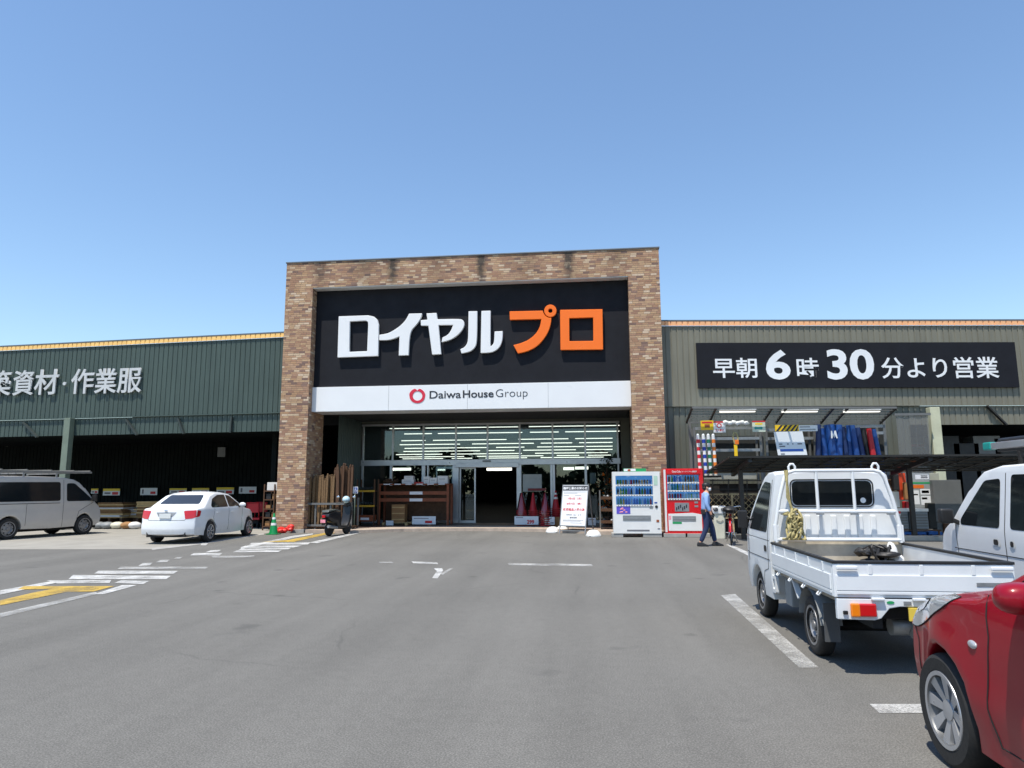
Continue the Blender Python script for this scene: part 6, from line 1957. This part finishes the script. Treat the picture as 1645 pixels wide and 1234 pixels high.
where = ('behind the truck cab corner under the shelter', 'next to the orange red beam', 'between the orange red beam and the poster board', 'between the grey crates and the van nose', 'in front of the steel cabinet', 'beside the grey bucket before the cabinet', 'hidden close to the van windscreen', 'on the crates left of the shelter post')
for (nm, a, c, ya, yb, mm), wh in zip(clut, where): slab('stock_item', nm + ' ' + wh, 'stock', a, ya, c, yb, 22.9 + random.uniform(0, .2), M[mm], .3, None, .03)
ps = card('poster_board', 'tall poster board with coloured notices between the shelter post and the grey cabinet', 'board', 1462, 760, 1493, 816, 23.2, mat('grey_white_board', (.30, .32, .32), .5), .03,
     lines=[(.35, .95, .05, .18, M['white_sign']), (.02, .98, .26, .31, M['print_green']), (.02, .7, .34, .44, M['orange_plastic']), (.05, .45, .5, .9, M['white_sign']), (.52, .95, .46, .62, M['white_sign']), (.52, .95, .66, .92, M['white_sign']), (.60, .90, .07, .10, M['brown']), (.60, .90, .12, .15, M['ink_red']), (.58, .9, .5, .58, M['brown']), (.56, .8, .7, .76, M['brown']), (.1, .4, .6, .64, M['orange_plastic'])])
slab('tall_board', 'pale yellowish board behind the poster board', 'board', 1491, 760, 1508, 806, 23.5, mat('pale_yellow_board', (.34, .33, .25), .6), .05)
slab('steel_cabinet', 'grey steel cabinet behind the nose of the white van', 'cabinet', 1504, 771, 1543, 838, 23.0, mat('mid_grey_cabinet', (.12, .125, .125), .5), .6)
for i, (a, c) in enumerate(((1438, 1458), (1463, 1490))):
    lb = ('grey slatted crate with a white lid behind the truck bed', 'grey slatted crate with a white lid below the poster board')[i]
    A, B = at(a, 850, 22.4), at(c, 822, 22.4)
    t = thing('crate', lb, 'crate', (A.x, 22.4, .18), 0, 'grey crates behind the truck')
    W_, H_ = B.x - A.x, B.z - .18
    MB().box(0, W_, 0, .5, 0, H_).build('body', M['grey_plastic'], t, bevel=.01)
    b = MB()
    for k in range(6): b.box(.02, W_ - .02, -.012, -.001, .06 + k * (H_ - .1) / 6, .10 + k * (H_ - .1) / 6)
    b.build('rib', M['steel_grey'], t)
    MB().box(-.02, W_ + .02, -.03, .53, H_ + .001, H_ + .09).build('lid', M['white_plastic'], t, bevel=.01)
for i, px in enumerate((1440, 1465, 1487)):
    A = at(px, 862, 22.35)
    t = thing('pallet', 'blue plastic pallet ' + ('nearest the truck cab under a grey crate', 'under the crate below the poster board', 'nearest the white van nose')[i], 'pallet', (A.x, 22.3, 0), 0, 'blue pallets behind the truck')
    MB().box(0, .46, 0, .8, .10, .165).build('deck', M['blue_plastic'], t, bevel=.006)
    for k in range(3): MB().box(k * .18, k * .18 + .1, .02, .78, 0, .099).build('foot', M['blue_plastic'], t)
sc_ = thing('helmet', 'white helmet with a red stripe on the post behind the truck bed', 'helmet', at(1438, 826, 22.1))
MB().blob((0, 0, 0), .15, .15, .13, sub=3).build('shell', M['white_plastic'], sc_, smooth=60)
MB().box(-.12, .10, -.155, -.10, .02, .09).build('stripe', M['ink_red'], sc_, bevel=.01)
b = MB(); b.bar(at(1436, 851, 22.2), at(1512, 852, 22.2), .04)
for px in (1438, 1472, 1508): b.bar(at(px, 851, 22.2), Vector((at(px, 851, 22.2).x, 22.2, 0)), .04)
tag(b.build('guard_rail', M['wood_dark']), 'low brown guard rail in front of the blue pallets', 'rail')
A, B = gp(1425, 876), gp(1560, 874)
struct(MB().box(A.x, B.x + 3, 21.0, 21.5, 0, .13).build('kerb', M['beige_conc'], bevel=.02))
random.seed(77)
for i, (a, py0, c, py1, mm) in enumerate(((1512, 700, 1540, 738, 'black_plastic'), (1543, 712, 1572, 742, 'black_plastic'), (1576, 700, 1606, 738, 'steel_grey'), (1610, 704, 1640, 740, 'steel_dark'))):
    slab('dark_bin', ('tall dark container in the right bay nearest the cream column', 'lower dark container in the right bay', 'grey steel container in the right bay', 'last dark container in the right bay')[i], 'container', a, py0, c, py1 + 90, 27., M[mm], .8)

# ------------------------------------------------------------------ left bay goods
YB_ = 30.55
for i, (a, c, py0, py1, yel) in enumerate(((146, 158, 785, 793, 1), (165, 193, 785, 796, 1), (225, 253, 784, 795.5, 0), (272, 300, 784.5, 793, 1), (308, 336, 784, 793, 1), (347.5, 376, 783, 794, 1), (383.5, 412, 782, 793, 0))):
    lb = ['half hidden notice plate just above the silver van nose', 'notice plate with a yellow stripe next to the van nose', 'white notice plate above the lumber pile', 'yellow striped notice plate over the rear edge of the saloon roof', 'yellow striped notice plate over the middle of the saloon roof', 'yellow striped notice plate over the saloon windscreen', 'plain white notice plate nearest the brick pillar'][i]
    ln = [(.1, .2, .2, .8, M['ink_grey']), (.6, .9, .5, .85, M['ink_red'])]
    if yel: ln = [(0, 1, .0, .35, M['print_yellow']), (.55, .9, .5, .9, M['ink_red']), (.1, .45, .55, .8, M['ink_grey'])]
    P_ = LW[0] + LW[2] * -6.4
    q = onplane(a, py1, P_, LW[2])
    card('notice_plate', lb, 'notice', a, py0, c, py1, q.y, M['white_sign'], .01, 'notice plates on the bay wall', ln)
q = onplane(350, 735, LW[0] + LW[2] * -6.4, LW[2])
card('wall_box', 'small grey box high on the dark bay wall', 'box', 349, 718.5, 362, 734, q.y, M['grey_plastic'], .1)
# dark shelf rack by the pillar
Y = 24.9
X0, X1 = Xat(424, Y), Xat(442, Y)
t = thing('storage_rack', 'dark bronze shelf rack standing against the left side of the brick pillar', 'shelf', (X0, Y, .0))
W_ = min(X1, XL - .02) - X0
zt = Zat(778, Y, 430)
b = MB()
for x in (0, W_ - .04):
    for y in (0, .6): b.box(x, x + .04, y, y + .04, 0, zt)
b.build('frame', M['wood_dark'], t)
for k, py in enumerate((789, 803, 818, 832, 846)): MB().box(.041, W_ - .041, 0, .63, Zat(py, Y, 430) - .02, Zat(py, Y, 430) + .02).build('shelf', M['wood_dark'], t)
random.seed(2)
for k, py in enumerate((803, 818, 832, 846)):
    for j in range(2):
        z = Zat(py, Y, 430) + .022
        tag(MB().box(X0 + .08 + j * .24, X0 + .26 + j * .24, Y + .06, Y + .4, z, z + random.uniform(.12, .2)).build('goods_box', M['card' if (k + j) % 2 else 'black_plastic'], bevel=.008), ('brown' if (k + j) % 2 else 'black') + ' goods box on the dark shelf rack by the brick pillar', 'box', ('brown' if (k + j) % 2 else 'black') + ' boxes on the dark rack')
z = Zat(789, Y, 430) + .022
tag(MB().box(X0 + .1, X0 + .5, Y + .05, Y + .4, z, Zat(775, Y, 430)).build('carton', M['white_box'], bevel=.01), 'pale carton on top of the dark rack beside the brick pillar', 'box')
# green cone and red bundle
p = gp(437, 859)
g = thing('traffic_cone', 'green traffic cone with two white bands left of the brick pillar', 'traffic cone', (p.x, p.y + .1, .004))
cone_mesh().build('cone', M['green_plastic'], g, smooth=40)
for z0, z1 in ((.30, .38), (.50, .57)):
    f = lambda z: .142 + (.028 - .142) * (z - .05) / .64 + .004
    MB().lathe([(f(z0), z0), (f(z1), z1)], 20).build('reflective_band', M['white_plastic'], g, smooth=40)
random.seed(6)
p = gp(455, 857)
b = MB()
for k in range(7): b.blob((p.x + random.uniform(-.22, .28), p.y + .15 + random.uniform(-.1, .1), random.uniform(.07, .2)), random.uniform(.09, .16), .1, random.uniform(.06, .11), sub=2, jit=.15)
tag(b.build('plastic_sheet', mat('bright_red_sheet', S(214, 44, 36), .5), smooth=50), 'crumpled bright red plastic sheet at the foot of the brick pillar', 'plastic sheet')
# red carts by the pillar
for i, (px, Y) in enumerate(((408, 26.3), (421, 27.0))):
    X = Xat(px, Y)
    t = thing('hand_cart', 'dull red hand cart ' + ('in front of the saloon nose', 'between saloon and dark rack')[i], 'cart', (X, Y, 0))
    MB().box(-.28, .28, 0, .7, .32, .40).build('deck', M['cone_red'], t, bevel=.01)
    b = MB()
    for s in (-1, 1): b.tube([(s * .25, .02, .4), (s * .25, .0, .98)], .02, 6)
    b.tube([(-.25, .0, .98), (.25, .0, .98)], .02, 6); b.box(-.22, .22, -.01, .01, .6, .95)
    b.build('handle', M['cone_red'], t)
    for x in (-.2, .2):
        for y in (.1, .6): MB().lathe([(.11, -.025), (.11, .025)], 16, Matrix.Translation((x, y, .11)) @ Matrix.Rotation(R(90), 4, 'Y')).build('wheel', M['rubber'], t)
    MB().box(-.2, .2, .1, .6, .18, .31).build('chassis', M['under'], t)
# lumber and bags behind the vans
random.seed(14)
Yl = 27.4
def lx(px): return Xat(px, Yl)
for i, (a, c, py) in enumerate(((159, 200, 808), (188, 226, 818), (222, 262, 806))):
    X0, X1 = lx(a), lx(c)
    zt = Zat(py, Yl, a)
    t = thing('lumber_stack', ('stack of pale boards nearest the silver van', 'low stack of pale boards between van and saloon', 'tall stack of brown boards behind the saloon tail')[i], 'lumber', (X0, Yl + .5 * (i % 2), 0))
    z = .34; n = 0
    for q in (0, (X1 - X0) / 2 - .05, X1 - X0 - .1): MB().box(q, q + .1, 0, 1.2, .02, .338).build('bearer', M['wood_dark'], t)
    while z < zt - .04:
        h_ = random.choice((.05, .07, .09))
        e0, e1 = random.uniform(-.06, .08), random.uniform(-.1, .06)
        MB().box(e0, X1 - X0 + e1, random.uniform(-.1, .05), 1.2, z, z + h_ - .006).build('board', M[random.choice(('wood_light', 'wood_light', 'wood', 'white_box'))], t)
        z += h_
for i, (px, py, m) in enumerate(((172, 846, 'grey_plastic'), (188, 840, 'cream_plastic'), (204, 848, 'card'), (216, 842, 'white_box'), (158, 848, 'grey_plastic'))):
    Y = 25.6
    q = at(px, 851, Y)
    o = MB().blob((q.x, Y, .14), .26, .22, .14, sub=3, jit=.05).build('goods_sack', M[m], smooth=60)
    tag(o, ('grey sack directly in front of the pale board stack', 'cream sack on the ground before the boards', 'brown sack on the ground before the low board stack', 'white sack closest to the saloon tail', 'grey sack closest to the silver van bumper')[i], 'sack')

# ------------------------------------------------------------------ walking person
def skin(name, verts, edges, rad, m, parent, sub=2, root=0):
    me = bpy.data.meshes.new(name)
    me.from_pydata([Vector(v) for v in verts], edges, [])
    o = bpy.data.objects.new(name, me); col.objects.link(o)
    md = o.modifiers.new('skin', 'SKIN'); md.use_smooth_shade = True
    sv = me.skin_vertices[0].data
    for i, r in enumerate(rad):
        sv[i].radius = r if isinstance(r, tuple) else (r, r)
        sv[i].use_root = i == root
    s_ = o.modifiers.new('sub', 'SUBSURF'); s_.levels = sub; s_.render_levels = sub
    dg = bpy.context.evaluated_depsgraph_get(); dg.update()
    out = bpy.data.meshes.new_from_object(o.evaluated_get(dg))
    bpy.data.objects.remove(o)
    out.materials.clear()
    out.polygons.foreach_set('use_smooth', [True] * len(out.polygons))
    return link(name, out, m, parent)
p = gp(1137, 877.5)
pe = thing('person', 'walking person in light blue shirt, dark jeans, face mask and black gloves', 'person', (p.x - .02, p.y, 0), 0)
SK = mat('skin', S(205, 150, 120), .5, 0, .06)
SH = mat('light_blue_shirt', S(138, 168, 214), .8, 0, .12, 6, .3, 30)
JN = mat('dark_jeans', S(36, 50, 84), .85, 0, .2, 8, .3, 40)
BK = mat('black_shoe', (.02, .02, .022), .6)
HR = mat('black_hair', (.012, .011, .011), .5, 0, .2, 30)
# joints, facing +X
J = dict(pel=(0, 0, .86), wai=(.0, 0, 1.0), che=(.02, 0, 1.18), nek=(.03, 0, 1.36), nk2=(.05, 0, 1.42), hd=(.065, 0, 1.50), hd2=(.06, 0, 1.57))
bv = [J['pel'], J['wai'], J['che'], J['nek'], J['nk2'], J['hd'], J['hd2'],
      (-.0, -.085, .80), (-.01, -.09, .47), (-.17, -.09, .11), (-.19, -.09, .07),
      (.02, .085, .80), (.17, .09, .48), (.23, .09, .10), (.23, .09, .07),
      (.015, -.15, 1.32), (.0, -.20, 1.08), (.09, -.20, .87), (.12, -.195, .80),
      (.025, .15, 1.32), (.06, .20, 1.08), (.17, .18, .90), (.20, .175, .84)]
be = [(0, 1), (1, 2), (2, 3), (3, 4), (4, 5), (5, 6), (0, 7), (7, 8), (8, 9), (9, 10), (0, 11), (11, 12), (12, 13), (13, 14), (3, 15), (15, 16), (16, 17), (17, 18), (3, 19), (19, 20), (20, 21), (21, 22)]
br = [(.11, .14), (.095, .13), (.105, .15), (.055, .07), .05, (.085, .07), (.085, .07), .085, .055, .04, .035, .085, .055, .04, .035, .055, .04, .03, .028, .055, .04, .03, .028]
body = skin('body', bv, be, br, SK, pe)
# face: nose, ears, eyes
b = MB(); b.blob((.155, 0, 1.505), .018, .014, .022, sub=2)
b.build('nose', SK, pe, smooth=60)
for s in (-1, 1):
    MB().blob((.05, s * .075, 1.51), .018, .01, .03, sub=2).build('ear', SK, pe, smooth=60)
    MB().blob((.14, s * .032, 1.535), .008, .012, .007, sub=2).build('eye', HR, pe, smooth=60)
MB().blob((.045, 0, 1.565), .107, .088, .085, sub=3, jit=.03).build('hair', HR, pe, smooth=60)
MB().blob((.0, 0, 1.50), .06, .075, .06, sub=3).build('hair', HR, pe, smooth=60)
b = MB().blob((.115, 0, 1.468), .058, .062, .052, sub=3); mk = b.build('mask', M['white_sign'], pe, smooth=60)
b = MB()
for s in (-1, 1): b.tube([(.11, s * .06, 1.48), (.06, s * .08, 1.50)], .004, 5)
b.build('ear_loop', M['white_sign'], mk)
sv_ = [(0, 0, .88), J['wai'], J['che'], (.03, 0, 1.35), (.04, 0, 1.39), (.015, -.15, 1.325), (.0, -.20, 1.08), (.08, -.20, .895), (.025, .15, 1.325), (.06, .20, 1.08), (.16, .185, .925)]
skin('shirt', sv_, [(0, 1), (1, 2), (2, 3), (3, 4), (3, 5), (5, 6), (6, 7), (3, 8), (8, 9), (9, 10)], [(.125, .155), (.115, .15), (.125, .165), (.075, .10), (.06, .065), .072, .056, .044, .072, .056, .044], SH, pe)
skin('trousers', [(0, 0, .93), (0, 0, .86), (0, -.085, .78), (-.01, -.09, .47), (-.17, -.09, .10), (.02, .085, .78), (.17, .09, .48), (.225, .09, .10)], [(0, 1), (1, 2), (2, 3), (3, 4), (1, 5), (5, 6), (6, 7)], [(.125, .16), (.125, .155), .10, .075, .062, .10, .075, .062], JN, pe)
MB().lathe([(.128, .905), (.13, .945)], 20).build('belt', BK, pe)
MB().box(-.14, -.03, -.20, -.14, .82, .95).build('belt_pouch', BK, pe, bevel=.02)
for x, y, rot in ((-.17, -.09, .12), (.245, .09, 0)):
    b = MB(); b.prism([(-.09, .0), (.19, .0), (.20, .035), (.10, .075), (.03, .11), (-.07, .11), (-.095, .05)], lambda u, v, d: Vector((x + u, y + d, v)), -.045, .045)
    b.build('shoe', BK, pe, bevel=.02, seg=3, smooth=50)
for (hx, hy, hz) in ((.12, -.195, .80), (.20, .175, .84)):
    b = MB(); b.blob((hx + .008, hy, hz - .03), .035, .022, .05, sub=2)
    for k in range(4):
        x = hx - .018 + k * .017
        b.tube([(x, hy, hz - .065), (x + .008, hy + .006, hz - .095), (x + .018, hy + .018, hz - .115 + .006 * abs(k - 1.5))], [.0095, .009, .007], 7)
    b.tube([(hx + .03, hy + .012, hz - .02), (hx + .055, hy + .022, hz - .05), (hx + .06, hy + .024, hz - .07)], [.011, .010, .008], 7)
    b.build('glove', BK, pe, smooth=60)
